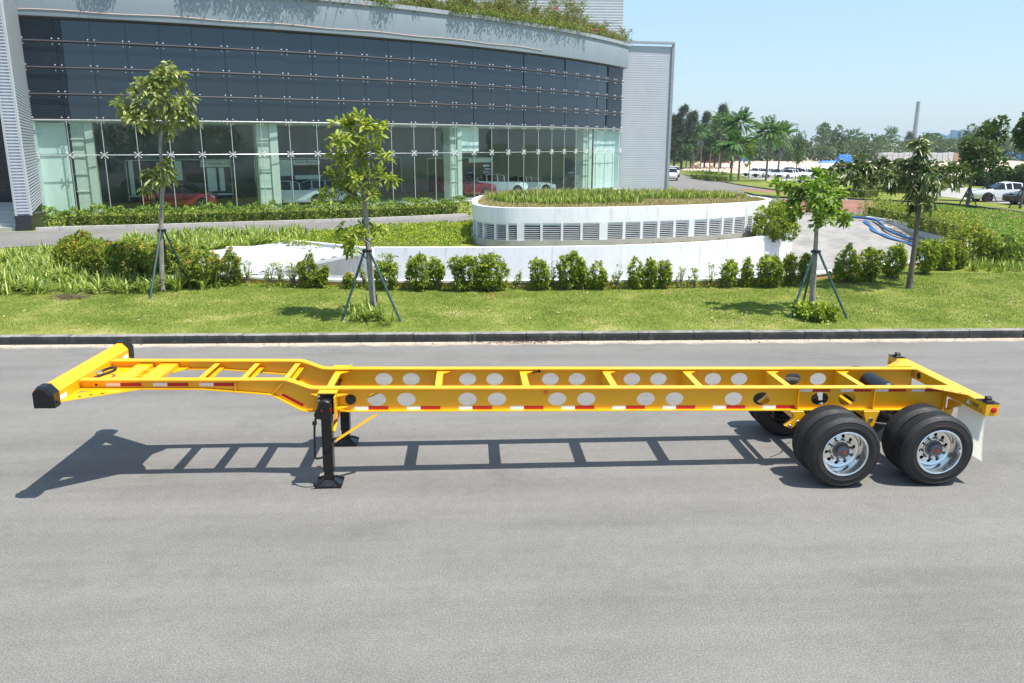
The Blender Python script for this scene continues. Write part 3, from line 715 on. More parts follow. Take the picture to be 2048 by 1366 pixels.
tag(bld, 'curved glass-fronted showroom building with grey fascia and corrugated end walls', 'building')
bl2 = empty('rear_block', (8, 100, 0))
a, b = VY(1140, 40, 99), VY(1246, 40, 99)
clad((a.x-16, 99), (b.x, 99), 12, 34, .3, .02, M['clad_white'], 'cladding', bl2)
q = MB(); q.box((a.x-16, 99.35, -1), (b.x-.05, 120, 34)); addp(q, 'block_body', M['clad_white'], bl2)
tag(bl2, 'pale corrugated tower block rising behind the roof planting', 'building')

# ================================================================== THE TRAILER (container chassis)
TX0, TYC, TAU = 4.664, 10.544, .0149
tr = empty('container_chassis', (TX0, TYC, 0), (0, math.atan(TAU), 0))
tag(tr, 'yellow skeletal container trailer chassis parked on landing legs along the road', 'trailer')
def tp(mb, name, mat, parent=None, **k): return mb.build(name, M[mat], parent or tr, **k)
HX = [-5.902, -5.520, -4.726, -4.342, -3.551, -3.169, -2.378, -1.994, -1.201, -.817, -.030, .345]
HZ, HA, HB = .962, .120, .090
ZT, ZB = 1.128, .812
def web(m, yc, t, x0, x1, z0, z1, holes, flip):
    """plate with oval holes, real thickness"""
    def ring_quads(hx, xa, xb):
        n = 32; E_, R_ = [], []
        for k in range(n):
            a = 2*math.pi*k/n; c, s = math.cos(a), math.sin(a); E_.append((hx+HA*c, HZ+HB*s))
            kx = (xb-hx)/c if c > 1e-6 else ((xa-hx)/c if c < -1e-6 else 1e9); kz = (z1-HZ)/s if s > 1e-6 else ((z0-HZ)/s if s < -1e-6 else 1e9)
            q = min(kx, kz); R_.append((hx+c*q, HZ+s*q))
        # push the ring points nearest to the corners onto them
        for cx in (xa, xb):
            for cz in (z0, z1):
                j = min(range(n), key=lambda i: (R_[i][0]-cx)**2+(R_[i][1]-cz)**2); R_[j] = (cx, cz)
        for y in (yc-t/2, yc+t/2):
            b = len(m.v); m.v += [(x, y, z) for x, z in E_]+[(x, y, z) for x, z in R_]
            m.f += [(b+k, b+(k+1) % n, b+n+(k+1) % n, b+n+k) for k in range(n)]
        b = len(m.v); m.v += [(x, yc-t/2, z) for x, z in E_]+[(x, yc+t/2, z) for x, z in E_]
        m.f += [(b+k, b+(k+1) % n, b+n+(k+1) % n, b+n+k) for k in range(n)]
    cur = x0
    for h in holes:
        m.box((cur, yc-t/2, z0), (h-.15, yc+t/2, z1)); ring_quads(h, h-.15, h+.15); cur = h+.15
    m.box((cur, yc-t/2, z0), (x1, yc+t/2, z1))
NECK_T = [(-9.60, 1.241), (-7.02, 1.241), (-6.72, ZT)]           # top line of the gooseneck
NECK_B = [(-9.60, 1.127), (-8.10, 1.122), (-7.23, 1.044), (-6.83, ZB)]
for s in (-1, 1):
    y = s*.464
    m = MB(); web(m, y, .012, -6.60, 1.72, ZB+.012, ZT-.014, HX, s)
    pl = [(-9.60, 1.13), (-8.10, 1.125), (-7.23, 1.05), (-6.83, .824), (-6.6, .824), (-6.6, 1.114), (-6.72, 1.114), (-7.02, 1.227), (-9.60, 1.227)]
    m.prism([(x, y-.006, z) for x, z in pl], (0, .012, 0))
    rail = tp(m, 'rail', 'yellow')
    m = MB()
    def strip(line, th, w_):
        n = len(line); b = len(m.v)
        for x, z in line: m.v += [(x, y-w_/2, z-th), (x, y+w_/2, z-th), (x, y+w_/2, z), (x, y-w_/2, z)]
        for i in range(n-1):
            for k in range(4): m.f.append((b+i*4+k, b+i*4+(k+1) % 4, b+(i+1)*4+(k+1) % 4, b+(i+1)*4+k))
        m.f += [(b, b+1, b+2, b+3), tuple(b+(n-1)*4+k for k in (3, 2, 1, 0))]
    # rounded shoulders of the gooseneck
    strip([(-9.60, 1.241), (-7.10, 1.241), (-7.04, 1.238), (-6.99, 1.226), (-6.78, 1.146), (-6.73, 1.132), (-6.66, ZT), (1.76, ZT)], .014, .124); tp(m, 'top_flange', 'yellow', rail)
    m = MB(); strip([(-9.60, 1.129), (-8.10, 1.124), (-7.26, 1.052), (-7.2, 1.03), (-6.87, .842), (-6.80, .826), (-6.70, ZB+.012), (1.72, ZB+.012)], .012, .124); tp(m, 'bottom_flange', 'yellow', rail)
    for x, z0, z1 in ((-7.68, 1.09, 1.227), (-.34, .824, 1.114), (.69, .824, 1.114), (1.66, .824, 1.114)):
        m = MB(); m.box((x-.005, y+s*.006, z0), (x+.005, y+s*.055, z1)); tp(m, 'stiffener', 'yellow', rail)
    m = MB(); m.prism([(-7.07, y+s*.006, 1.226), (-7.055, y+s*.006, 1.226), (-7.215, y+s*.006, 1.045), (-7.23, y+s*.006, 1.05)], (0, s*.05, 0)); tp(m, 'stiffener', 'yellow', rail)
    # reflective tape on the outer face
    yo = y+s*.0065
    def tape(x0, x1, zc, h_=.052, split=.178):
        a = MB(); a.box((x0, min(yo, yo+s*.002), zc-h_/2), (x0+split, max(yo, yo+s*.002), zc+h_/2)); tp(a, 'white_tape', 'tape_white', rail)
        a = MB(); a.box((x0+split+.001, min(yo, yo+s*.002), zc-h_/2), (x1, max(yo, yo+s*.002), zc+h_/2)); tp(a, 'red_tape', 'tape_red', rail)
    for k in range(9): tape(-6.19+k*.674, -5.753+k*.674, .846)
    for x0 in (-.321, .241, .718, 1.22): tape(x0, x0+.42, 1.082, .045)
    for x0 in (-9.30, -8.717, -8.14): tape(x0, x0+.44, 1.168, .045)
    a = MB(); a.prism([(-7.12, yo, 1.022), (-7.09, yo, 1.046), (-6.83, yo, .90), (-6.86, yo, .872)], (0, s*.002, 0)); tp(a, 'red_tape', 'tape_red', rail)
# main crossmembers: lowered top plate, upright web with one hole, widened foot at the far rail
for x in (-6.52, -5.11, -3.95, -2.775, -1.625, -.41, .62):
    m = MB(); z = 1.085
    m.prism([(x-.045, -.457, z), (x+.045, -.457, z), (x+.045, .30, z), (x+.19, .457, z), (x-.045, .457, z)], (0, 0, .010))
    m.box((x-.045, -.457, .87), (x-.035, .457, z-.001)); m.box((x-.044, -.457, .86), (x+.03, .457, .869)); tp(m, 'crossmember', 'yellow')
for x in (-8.165, -7.623, -7.074):
    m = MB(); m.box((x-.035, -.457, 1.2), (x+.035, .457, 1.21)); m.box((x-.035, -.457, 1.142), (x-.027, .457, 1.199)); m.box((x-.03, -.457, 1.134), (x+.075, .457, 1.143)); tp(m, 'neck_crossmember', 'yellow')
# neck deck: coupler plate, two raised boxes and two ribs
m = MB(); m.prism([(-9.6, -.457, 1.131), (-8.55, -.457, 1.131), (-8.62, -.30, 1.131), (-8.75, -.12, 1.131), (-8.75, .12, 1.131), (-8.62, .30, 1.131), (-8.55, .457, 1.131), (-9.6, .457, 1.131)], (0, 0, .012)); tp(m, 'coupler_plate', 'yellow')
for x0, x1, zz in ((-9.25, -9.04, 1.20), (-8.94, -8.70, 1.205)):
    m = MB(); m.box((x0, -.456, 1.1435), (x1, .456, zz)); tp(m, 'deck_box', 'yellow', bevel=.006)
for yy in (-.15, .13):
    m = MB(); m.box((-9.038, yy-.02, 1.1435), (-8.942, yy+.02, 1.19)); tp(m, 'deck_rib', 'yellow')
# front bolster with black caps
prof = [(-9.80, 1.105), (-9.80, 1.30), (-9.765, 1.336), (-9.69, 1.336), (-9.612, 1.25), (-9.612, 1.105)]
m = MB(); m.prism([(x, -1.03, z) for x, z in prof], (0, 2.06, 0)); fb = tp(m, 'front_bolster', 'yellow', bevel=.004)
prc = [(-9.825, 1.085), (-9.825, 1.30), (-9.775, 1.352), (-9.683, 1.352), (-9.598, 1.258), (-9.598, 1.085)]
for s in (-1, 1):
    m = MB(); c0 = Vector((-9.72, s*1.22, 1.215))
    a = [(x, s*1.026, z) for x, z in prc]; b_ = [(x, s*1.17, z) for x, z in prc]; c_ = [(c0.x+(x-c0.x)*.86, s*1.225, c0.z+(z-c0.z)*.86) for x, z in prc]
    m.grid([a, b_, c_], close=True); m.f += [tuple(range(6)), tuple(12+k for k in range(6))[::-1]]
    cp_ = tp(m, 'end_cap', 'blackgloss', fb)
    m = MB(); m.lathe([(0, -.014), (.030, -.014), (.034, 0), (.0, 0)], 14); o = tp(m, 'marker_lamp', 'lens_amber', fb, loc=(-9.828, s*1.13, 1.27), rot=(0, 0, -math.pi/2))
    m = MB(); m.lathe([(0, -.006), (.016, -.006), (.022, 0), (.022, .01)], 12); tp(m, 'cap_bolt', 'black', fb, loc=(-9.592, s*1.10, 1.15), rot=(0, 0, math.pi/2))
    m = MB(); m.box((-9.6115, min(s*.84, s*1.0), 1.135), (-9.6095, max(s*.84, s*1.0), 1.19)); tp(m, 'white_tape', 'tape_white', fb)
    # perforated wing plate under the neck
    m = MB(); A3 = [(-9.611, s*1.02), (-8.88, s*.525), (-9.611, s*.525)]; H3 = [(-9.575, s*.70), (-9.42, s*.585), (-9.575, s*.585)]
    for k in range(3):
        l = (k+1) % 3; m.prism([(*A3[k], 1.112), (*A3[l], 1.112), (*H3[l], 1.112), (*H3[k], 1.112)], (0, 0, .010))
    tp(m, 'wing_plate', 'yellow', fb)
    for hx, hy in ((-9.47, s*.82), (-9.36, s*.76), (-9.25, s*.70)):
        q = MB(); q.tube([(hx, hy, 1.1105), (hx, hy, 1.1245)], .022, 12); tp(q, 'plate_hole', 'black', fb)
# air hoses on the coupler plate
m = MB(); m.tube(spline([(-9.60, .0, 1.19), (-9.53, .055, 1.215), (-9.45, .08, 1.235), (-9.385, .04, 1.245), (-9.36, -.05, 1.24), (-9.41, -.12, 1.225), (-9.50, -.19, 1.2), (-9.585, -.27, 1.175)], 6), .019, 8); ho = tp(m, 'air_hose', 'black', smooth=True)
for p in ((-9.61, .0, 1.19), (-9.60, -.28, 1.175)):
    m = MB(); m.tube([p, (p[0]+.06, p[1]+.015, p[2]+.002)], .025, 8); tp(m, 'hose_fitting', 'chrome', ho)
# rear bolster
m = MB(); m.box((1.765, -1.22, .968), (1.94, 1.22, 1.126)); rb = tp(m, 'rear_bolster', 'yellow', bevel=.006)
for s in (-1, 1):
    m = MB(); m.box((1.763, min(s*1.0, s*1.222), 1.1275), (1.942, max(s*1.0, s*1.222), 1.132)); tp(m, 'corner_plate', 'black', rb)
    m = MB(); m.box((1.80, s*1.11-.055, 1.1325), (1.905, s*1.11+.055, 1.15)); m.box((1.82, s*1.11-.03, 1.15), (1.885, s*1.11+.03, 1.178)); m.prism([(1.815, s*1.11-.028, 1.178), (1.89, s*1.11-.028, 1.178), (1.89, s*1.11+.028, 1.178), (1.815, s*1.11+.028, 1.178)], (0, 0, .014)); tp(m, 'twist_lock', 'black', rb, bevel=.004)
    m = MB(); m.prism([(1.38, s*.53, 1.1295), (1.763, s*.53, 1.1295), (1.763, s*.86, 1.1295), (1.72, s*.86, 1.1295)], (0, 0, .010)); gp_ = tp(m, 'gusset_plate', 'yellow', rb)
    for hx, hy in ((1.55, s*.62), (1.62, s*.70), (1.69, s*.78)):
        q = MB(); q.tube([(hx, hy, 1.1275), (hx, hy, 1.1405)], .018, 10); tp(q, 'plate_hole', 'black', gp_)
    m = MB(); m.lathe([(0, -.016), (.032, -.013), (.040, 0), (.0, 0)], 16); tp(m, 'tail_lamp', 'lens_red', rb, loc=(1.87, s*1.2215, 1.045), rot=(0, 0, 0 if s < 0 else math.pi))
    m = MB(); m.lathe([(0, -.012), (.026, -.01), (.032, 0), (.0, 0)], 14); tp(m, 'side_lamp', 'lens_amber', rb, loc=(1.764, s*1.14, 1.02), rot=(0, 0, -math.pi/2))
    m = MB(); m.lathe([(0, -.004), (.045, -.004), (.05, 0)], 16); tp(m, 'bolster_port', 'black', rb, loc=(1.7645, s*.33, 1.05), rot=(0, 0, -math.pi/2))
m = MB(); m.box((1.7625, -1.09, .995), (1.7645, -.78, 1.085)); st_ = tp(m, 'warning_sticker', 'sticker', rb)
for y0, y1, z0, z1 in ((-1.075, -.93, 1.06, 1.068), (-1.075, -.95, 1.045, 1.051), (-1.075, -.97, 1.03, 1.036)):
    m = MB(); m.box((1.7605, y0, z0), (1.7624, y1, z1)); tp(m, 'sticker_line', 'black', st_)
m = MB(); m.prism([(1.7605, -.90, 1.02), (1.7605, -.82, 1.02), (1.7605, -.86, 1.075)], (.0019, 0, 0)); tp(m, 'sticker_triangle', 'tape_white', st_)
# outriggers under the rear bolster carry the mudflaps
for s in (-1, 1):
    m = MB(); m.prism([(1.72, s*.50, .966), (1.72, s*.50, .83), (1.72, s*.72, .93), (1.72, s*.72, .966)], (.05, 0, 0)); tp(m, 'outrigger', 'yellow')
    m = MB(); n = 10; r1, r2 = [], []
    for i in range(n+1):
        z = .96-.60*i/n; x = 1.772+.05*(i/n)**2; r1.append([(x, s*.66, z), (x, s*1.215, z)]); r2.append([(x+.01, s*.66, z), (x+.01, s*1.215, z)])
    m.grid(r1); m.grid(r2); m.grid([[a[0] for a in r1], [a[0] for a in r2]]); m.grid([[a[1] for a in r1], [a[1] for a in r2]]); m.grid([r1[-1], r2[-1]]); tp(m, 'mudflap', 'flap')
# lamps, glad hand, plug on the rails
m = MB(); m.box((-3.745, -.4745, 1.02), (-3.665, -.4705, 1.09)); pl_ = tp(m, 'lamp_plate', 'yellow')
m = MB(); m.lathe([(0, -.012), (.024, -.010), (.028, 0)], 14); tp(m, 'side_lamp', 'lens_amber', pl_, loc=(-3.705, -.4745, 1.055))
m = MB(); m.tube([(-3.86, .455, 1.06), (-3.80, .42, 1.07), (-3.72, .40, 1.10)], .010, 6); m.tube([(-3.73, .40, 1.09), (-3.705, .395, 1.11)], .024, 10); tp(m, 'cable_lead', 'black')
m = MB(); m.lathe([(0, -.03), (.055, -.03), (.068, -.012), (.068, 0), (0, 0)], 20); tp(m, 'rail_plug', 'black', loc=(-6.235, -.470, .963))
m = MB(); m.lathe([(0, -.004), (.012, -.004), (.016, 0)], 10); tp(m, 'rail_hole', 'black', loc=(-9.42, -.4705, 1.165))
m = MB(); m.tube([(1.02, -.25, .965), (1.02, .30, .965)], .145, 24); m.tube([(1.02, -.30, .965), (1.02, -.25, .965)], [.09, .145], 24); m.tube([(1.02, .30, .965), (1.02, .36, .965)], [.145, .08], 24); tp(m, 'air_tank', 'black', smooth=True)

# landing legs
def leg(s):
    yl = s*.735; g0 = -.097
    lg = MB(); lg.box((-6.565, yl-.07, .12), (-6.435, yl+.07, 1.05)); root = tp(lg, 'landing_leg', 'blackgloss', bevel=.006)
    m = MB(); m.box((-6.555, yl-.058, g0+.06), (-6.445, yl+.058, .3)); tp(m, 'inner_tube', 'blackgloss', root)
    m = MB(); a = [(-6.665, yl-.14), (-6.335, yl-.14), (-6.335, yl+.14), (-6.665, yl+.14)]; b_ = [(-6.565, yl-.07), (-6.435, yl-.07), (-6.435, yl+.07), (-6.565, yl+.07)]
    m.prism([(x, y, g0+.005) for x, y in a], (0, 0, .022))
    for (p, q_) in ((a[0], b_[0]), (a[1], b_[1]), (a[2], b_[2]), (a[3], b_[3])):
        m.bar((p[0], p[1], g0+.03), (q_[0], q_[1], g0+.09), .022, .022)
    m.grid([[(x, y, g0+.027) for x, y in [((a[k][0]*.9+b_[k][0]*.1), (a[k][1]*.9+b_[k][1]*.1)) for k in range(4)]], [(x, y, g0+.09) for x, y in b_]], close=True)
    m.bar((a[0][0], a[0][1], g0+.03), (a[0][0]-.01, a[0][1], g0+.075), .02, .02); m.bar((a[1][0], a[1][1], g0+.03), (a[1][0]+.02, a[1][1], g0+.085), .02, .02); tp(m, 'foot', 'blackgloss', root)
    # mounting bracket, yellow
    m = MB()
    for xx in (-6.60, -6.40): m.prism([(xx-.006, s*.527, 1.10), (xx-.006, yl-s*.072, 1.10), (xx-.006, yl-s*.072, .80), (xx-.006, s*.53, .70)], (.012, 0, 0))
    m.box((-6.62, min(s*.527, yl-s*.071), 1.10), (-6.38, max(s*.527, yl-s*.071), 1.112))
    for zz in (1.05, .88): 
        for sg, xx in ((-1, -6.606), (1, -6.394)): m.prism([(xx, s*.527, zz), (xx+sg*.13, s*.527, zz), (xx, yl-s*.09, zz)], (0, 0, .010))
    m.box((-6.40, min(s*.60, yl+s*.06), .80), (-6.383, max(s*.60, yl+s*.06), 1.09)); br = tp(m, 'leg_bracket', 'yellow')
    m = MB(); m.box((-6.62, min(yl-s*.071, yl-s*.083), .83), (-6.38, max(yl-s*.071, yl-s*.083), 1.095)); tp(m, 'mounting_plate', 'blackgloss', root)
    for k in range(5):
        for xx in (-6.60, -6.40):
            if xx == -6.60 and k > 1: continue
            q = MB(); q.lathe([(0, -.014), (.013, -.012), (.017, 0)], 8); tp(q, 'bolt', 'chrome', root, loc=(xx, yl-s*.071+s*.0+ (-.013 if s < 0 else .013), 1.07-k*.055), rot=(0, 0, 0 if s < 0 else math.pi))
    m = MB(); m.bar((-6.43, yl, .515), (-6.39, yl, .50), .05, .05); tp(m, 'brace_lug', 'blackgloss', root)
    m = MB(); m.bar((-6.40, yl+s*.02, .508), (-5.90, s*.53, .785), .02, .055, up=(0, 1, 0)); b2 = tp(m, 'diagonal_brace', 'yellow')
    for p in ((-6.40, yl+s*.035, .508), (-5.91, s*.545, .78)):
        q = MB(); q.lathe([(0, -.012), (.018, -.010), (.022, 0)], 10); tp(q, 'bolt', 'chrome', b2, loc=p)
    m = MB(); m.bar((-6.44, yl-s*.06, .60), (-6.40, s*.30, .83), .05, .02); tp(m, 'cross_brace', 'yellow')
    return root, yl
for s in (-1, 1):
    root, yl = leg(s)
    if s < 0:    # crank gearbox and handle, near leg only
        m = MB(); pts = []
        for k in range(12):
            a = math.pi*k/11; pts.append((-6.50+.085*math.cos(a), 1.0+.075*math.sin(a)))
        pts += [(-6.62, .93), (-6.645, .88), (-6.62, .84), (-6.585, .83), (-6.46, .80), (-6.42, .86)]
        m.prism([(x, yl-.072, z) for x, z in pts], (0, -.065, 0)); gb = tp(m, 'gearbox', 'blackgloss', root, bevel=.012)
        for px_, pz in ((-6.54, .945), (-6.43, .975), (-6.43, .945)):
            q = MB(); q.lathe([(0, -.006), (.010, -.005), (.011, 0)], 8); tp(q, 'red_dot', 'lens_red', gb, loc=(px_, yl-.1375, pz))
        m = MB(); m.tube([(-6.605, yl-.10, .87), (-6.61, yl-.16, .86), (-6.62, yl-.17, .80)], .016, 8); m.tube(spline([(-6.625, yl-.17, .80), (-6.635, yl-.17, .6), (-6.64, yl-.17, .36), (-6.63, yl-.17, .335), (-6.60, yl-.165, .325), (-6.52, yl-.15, .34)], 5), .014, 8); cr = tp(m, 'crank_handle', 'blackgloss', root, smooth=True)
        q = MB(); q.box((-6.65, yl-.19, .775), (-6.60, yl-.15, .815)); tp(q, 'crank_joint', 'black', cr)
m = MB(); m.tube([(-6.5, -.67, .95), (-6.5, .67, .95)], .02, 8); tp(m, 'cross_shaft', 'black')

# running gear
WX = (.03, 1.245)
def wheel(outer):
    n = 64; m = MB()
    p = [(.286, .0), (.298, -.012), (.33, -.020), (.345, -.021), (.348, -.024), (.356, -.024), (.359, -.020), (.38, -.018), (.415, -.010), (.418, -.014), (.424, -.013), (.427, -.006), (.448, .012), (.462, .034)]
    wz = .24
    tread = []
    ys = np.linspace(.04, wz-.04, 6)
    for i, y in enumerate(ys):
        if i: tread += [(.472, y-.008), (.457, y-.006), (.457, y+.004), (.472, y+.006)]
        else: tread += [(.470, y)]
    prof = p + tread + [(.462, wz-.034), (.448, wz-.012), (.42, wz+.008), (.38, wz+.018), (.33, wz+.02), (.298, wz+.012), (.286, wz)]
    m.lathe(prof, n, closed=True); return m.mesh('tyre', M['rubber'])
ty_me = None
def wheel_meshes():
    m = MB(); m.smooth = True
    n = 64
    # outward (-y) dished rim: lip, deep barrel, disc with ten hand holes
    t_ = wheel(True)
    m.lathe([(.290, -.006), (.296, -.016), (.286, -.022), (.274, -.014), (.262, .02), (.250, .06), (.244, .12), (.238, .150), (.214, .162)], n); rim = m.mesh('rim', M['alloy'])
    d = MB(); nh = 10; hr = .180; ha = .024; seg = 8
    # disc plate as sectors with a hole in each
    for k in range(nh):
        a0, a1 = 2*math.pi*k/nh, 2*math.pi*(k+1)/nh; ac = (a0+a1)/2; E_, R_ = [], []
        for j in range(24):
            u = 2*math.pi*j/24; cu, su = math.cos(u), math.sin(u); rr, aa = hr+ha*cu, ac+ha*su/hr; E_.append((rr, aa))
            kr = ((.216-hr)/cu if cu > 1e-6 else ((.125-hr)/cu if cu < -1e-6 else 1e9)); ka = ((a1-ac)/(su) if su > 1e-6 else ((a0-ac)/su if su < -1e-6 else 1e9)); q = min(kr, ka); R_.append((hr+cu*q, ac+su*q))
        for rr in (.125, .216):
            for aa in (a0, a1):
                j = min(range(24), key=lambda i: ((R_[i][0]-rr)/.05)**2+((R_[i][1]-aa)/.3)**2); R_[j] = (rr, aa)
        b = len(d.v); yy = lambda r: .162-.03*max(0, (.2-r)/.08)*.6
        d.v += [(r*math.cos(a), yy(r), r*math.sin(a)) for r, a in E_]+[(r*math.cos(a), yy(r), r*math.sin(a)) for r, a in R_]+[(r*math.cos(a), yy(r)+.02, r*math.sin(a)) for r, a in E_]
        d.f += [(b+j, b+(j+1) % 24, b+24+(j+1) % 24, b+24+j) for j in range(24)]+[(b+j, b+48+j, b+48+(j+1) % 24, b+(j+1) % 24) for j in range(24)]
    d.lathe([(.126, .1345), (.10, .13)], 40); disc = d.mesh('wheel_disc', M['alloy'])
    bk = MB(); bk.lathe([(.235, .21), (.0, .21)], 32); back = bk.mesh('drum', M['black'])
    nu = MB()
    for k in range(10):
        a = 2*math.pi*(k+.5)/10; x, z = .142*math.cos(a), .142*math.sin(a); nu.tube([(x, .155, z), (x, .105, z)], .015, 6)
    nuts = nu.mesh('wheel_nuts', M['hubsteel'])
    h = MB(); h.smooth = True; h.lathe([(.112, .15), (.112, .125), (.092, .11), (.085, .07), (.078, .05), (.066, .04), (.05, .036), (.0, .034)], 28); hub = h.mesh('hub', M['hubsteel'])
    r = MB(); r.lathe([(.018, .034), (.016, .024), (.0, .022)], 14); cap = r.mesh('hub_cap', M['lens_red'])
    return t_, rim, disc, back, nuts, hub, cap
WM = wheel_meshes()
for s in (-1, 1):
    for wx in WX:
        zc = .472 + (wx)*TAU
        w_ = empty('wheel', (wx, s*1.215, zc), (0, random.random()*6.28, 0)); w_.parent = tr
        if s > 0: w_.rotation_euler = (0, random.random(), math.pi)
        ty = link('tyre', WM[0], w_)
        link('rim', WM[1], w_); link('wheel_disc', WM[2], w_); link('drum', WM[3], w_); link('wheel_nuts', WM[4], w_); link('hub', WM[5], w_); link('hub_cap', WM[6], w_)
        w2 = empty('inner_wheel', (wx, s*.885, zc), (0, random.random()*6.28, 0 if s < 0 else math.pi)); w2.parent = tr
        link('tyre', WM[0], w2); link('rim', WM[1], w2)
    for wx in WX:
        pass
for wx in WX:
    m = MB(); m.tube([(wx, -.95, .472+wx*TAU), (wx, .95, .472+wx*TAU)], .065, 12); tp(m, 'axle', 'black', smooth=True)
for s in (-1, 1):
    y = s*.50
    # front hanger, curved
    m = MB(); pts = [(-.44, .81), (-.26, .81), (-.235, .76), (-.255, .70), (-.33, .62), (-.41, .565), (-.50, .60), (-.42, .66), (-.375, .71), (-.375, .76)]
    m.prism([(x, y-.035, z) for x, z in pts], (0, .07, 0)); hg = tp(m, 'spring_hanger', 'yellow', bevel=.004)
    for px_, pz in ((-.43, .60), (-.33, .66)):
        q = MB(); q.lathe([(0, -.014), (.018, -.012), (.024, 0)], 10); tp(q, 'bolt', 'chrome', hg, loc=(px_, y+s*.036, pz), rot=(0, 0, 0 if s < 0 else math.pi))
    m = MB(); m.prism([(.56, y-.04, .81), (.78, y-.04, .81), (.765, y-.04, .76), (.72, y-.04, .60), (.69, y-.04, .57), (.64, y-.04, .57), (.60, y-.04, .66), (.565, y-.04, .76)], (0, .08, 0)); hg = tp(m, 'center_hanger', 'yellow', bevel=.004)
    q = MB(); q.lathe([(0, -.018), (.024, -.016), (.032, 0)], 12); tp(q, 'bolt', 'chrome', hg, loc=(.665, y+s*.041, .69), rot=(0, 0, 0 if s < 0 else math.pi))
    m = MB(); m.prism([(1.58, y-.035, .81), (1.80, y-.035, .84), (1.77, y-.035, .70), (1.72, y-.035, .62), (1.64, y-.035, .66)], (0, .07, 0)); tp(m, 'spring_hanger', 'yellow', bevel=.004)
    for xa, xb in ((-.40, .62), (.72, 1.70)):
        xm = (xa+xb)/2; m = MB()
        for k in range(4):
            e = .5-.09*k; m.tube([(xm-e, y, .635-.02*k), (xm, y, .575-.02*k), (xm+e, y, .635-.02*k)], .013, 6)
        m.box((xm-.07, y-.05, .50), (xm+.07, y+.05, .585)); tp(m, 'leaf_spring', 'black')
    for wx in WX:
        m = MB(); m.tube([(wx-.12, s*.40, .66), (wx-.12, s*.40, .80)], .07, 14); m.tube([(wx-.12, s*.40, .60), (wx-.12, s*.40, .66)], .085, 14); tp(m, 'brake_chamber', 'black')
        m = MB(); m.lathe([(.21, -.08), (.21, .08)], 28); tp(m, 'brake_drum', 'black', loc=(wx, s*.86, .472+wx*TAU))
m = MB(); m.bar((-.36, -.46, .72), (-.36, .46, .72), .06, .06); m.bar((.67, -.46, .70), (.67, .46, .70), .06, .06); tp(m, 'suspension_tie', 'yellow')
m = MB()
for k in range(5): m.tube(spline([(-.2+.3*k, -.3+.1*(k % 3), .80), (0+.3*k, -.1, .70), (.15+.3*k, .15, .76), (.3+.28*k, .3, .72)], 4), .009, 5)
tp(m, 'brake_lines', 'black')

# ================================================================== PLANTS
def vnoise(x, y, s, seed=0):
    r = np.random.default_rng(seed); v = 0
    for k in range(6):
        a = r.random()*6.28; f = s*(.6+1.2*r.random()); v = v+np.sin((x*math.cos(a)+y*math.sin(a))*f+r.random()*6.28)
    return v/6
TPX = np.array([p[0] for p in TP]); TPZ = np.array([p[1] for p in TP])
def Tn(y): return np.interp(y, TPX, TPZ)
# short lawn blades in the front lawn
def in_poly_np(poly, x, y):
    c = np.zeros(len(x), bool); j = len(poly)-1
    for i in range(len(poly)):
        xi, yi = poly[i]; xj, yj = poly[j]
        k = ((yi > y) != (yj > y)) & (x < (xj-xi)*(y-yi)/((yj-yi) or 1e-9)+xi); c ^= k; j = i
    return c
N = 260000
bx = RNG.uniform(-14.5, 24, N); by = 17.75+RNG.random(N)*7.5 - .0237*bx
ok = ~in_poly_np(trench, bx, by); bx, by = bx[ok], by[ok]
dry = vnoise(bx, by, 2.2, 3)+.6*vnoise(bx, by, 7, 5); edge = np.clip(1-(by-(KY(0)-.0237*bx)-.2)/.9, 0, 1)
keep = RNG.random(len(bx)) > np.clip((dry-.45)*1.2, 0, .7)*.8+edge*.55; bx, by, dry, edge = bx[keep], by[keep], dry[keep], edge[keep]; n = len(bx)
P0 = np.stack([bx, by, Tn(by)], 1); a = RNG.random(n)*6.28; h = RNG.uniform(.02, .05, n)
sd = np.stack([np.cos(a), np.sin(a), 0*a], 1)*.006; tip = P0+np.stack([RNG.normal(0, .022, n), RNG.normal(0, .022, n), h], 1)
V = np.stack([P0-sd, P0+sd, tip], 1).reshape(-1, 3); F_ = np.arange(3*n).reshape(-1, 3)
tn = np.clip(.40+.42*dry+RNG.normal(0, .16, n)+edge*.4, 0, 1)
tag(link('lawn_grass', fast_mesh('lawn_grass', V, F_, M['leaf_grass'], np.repeat(tn, 3))), 'short mown green grass of the front lawn', 'grass', kind='stuff')

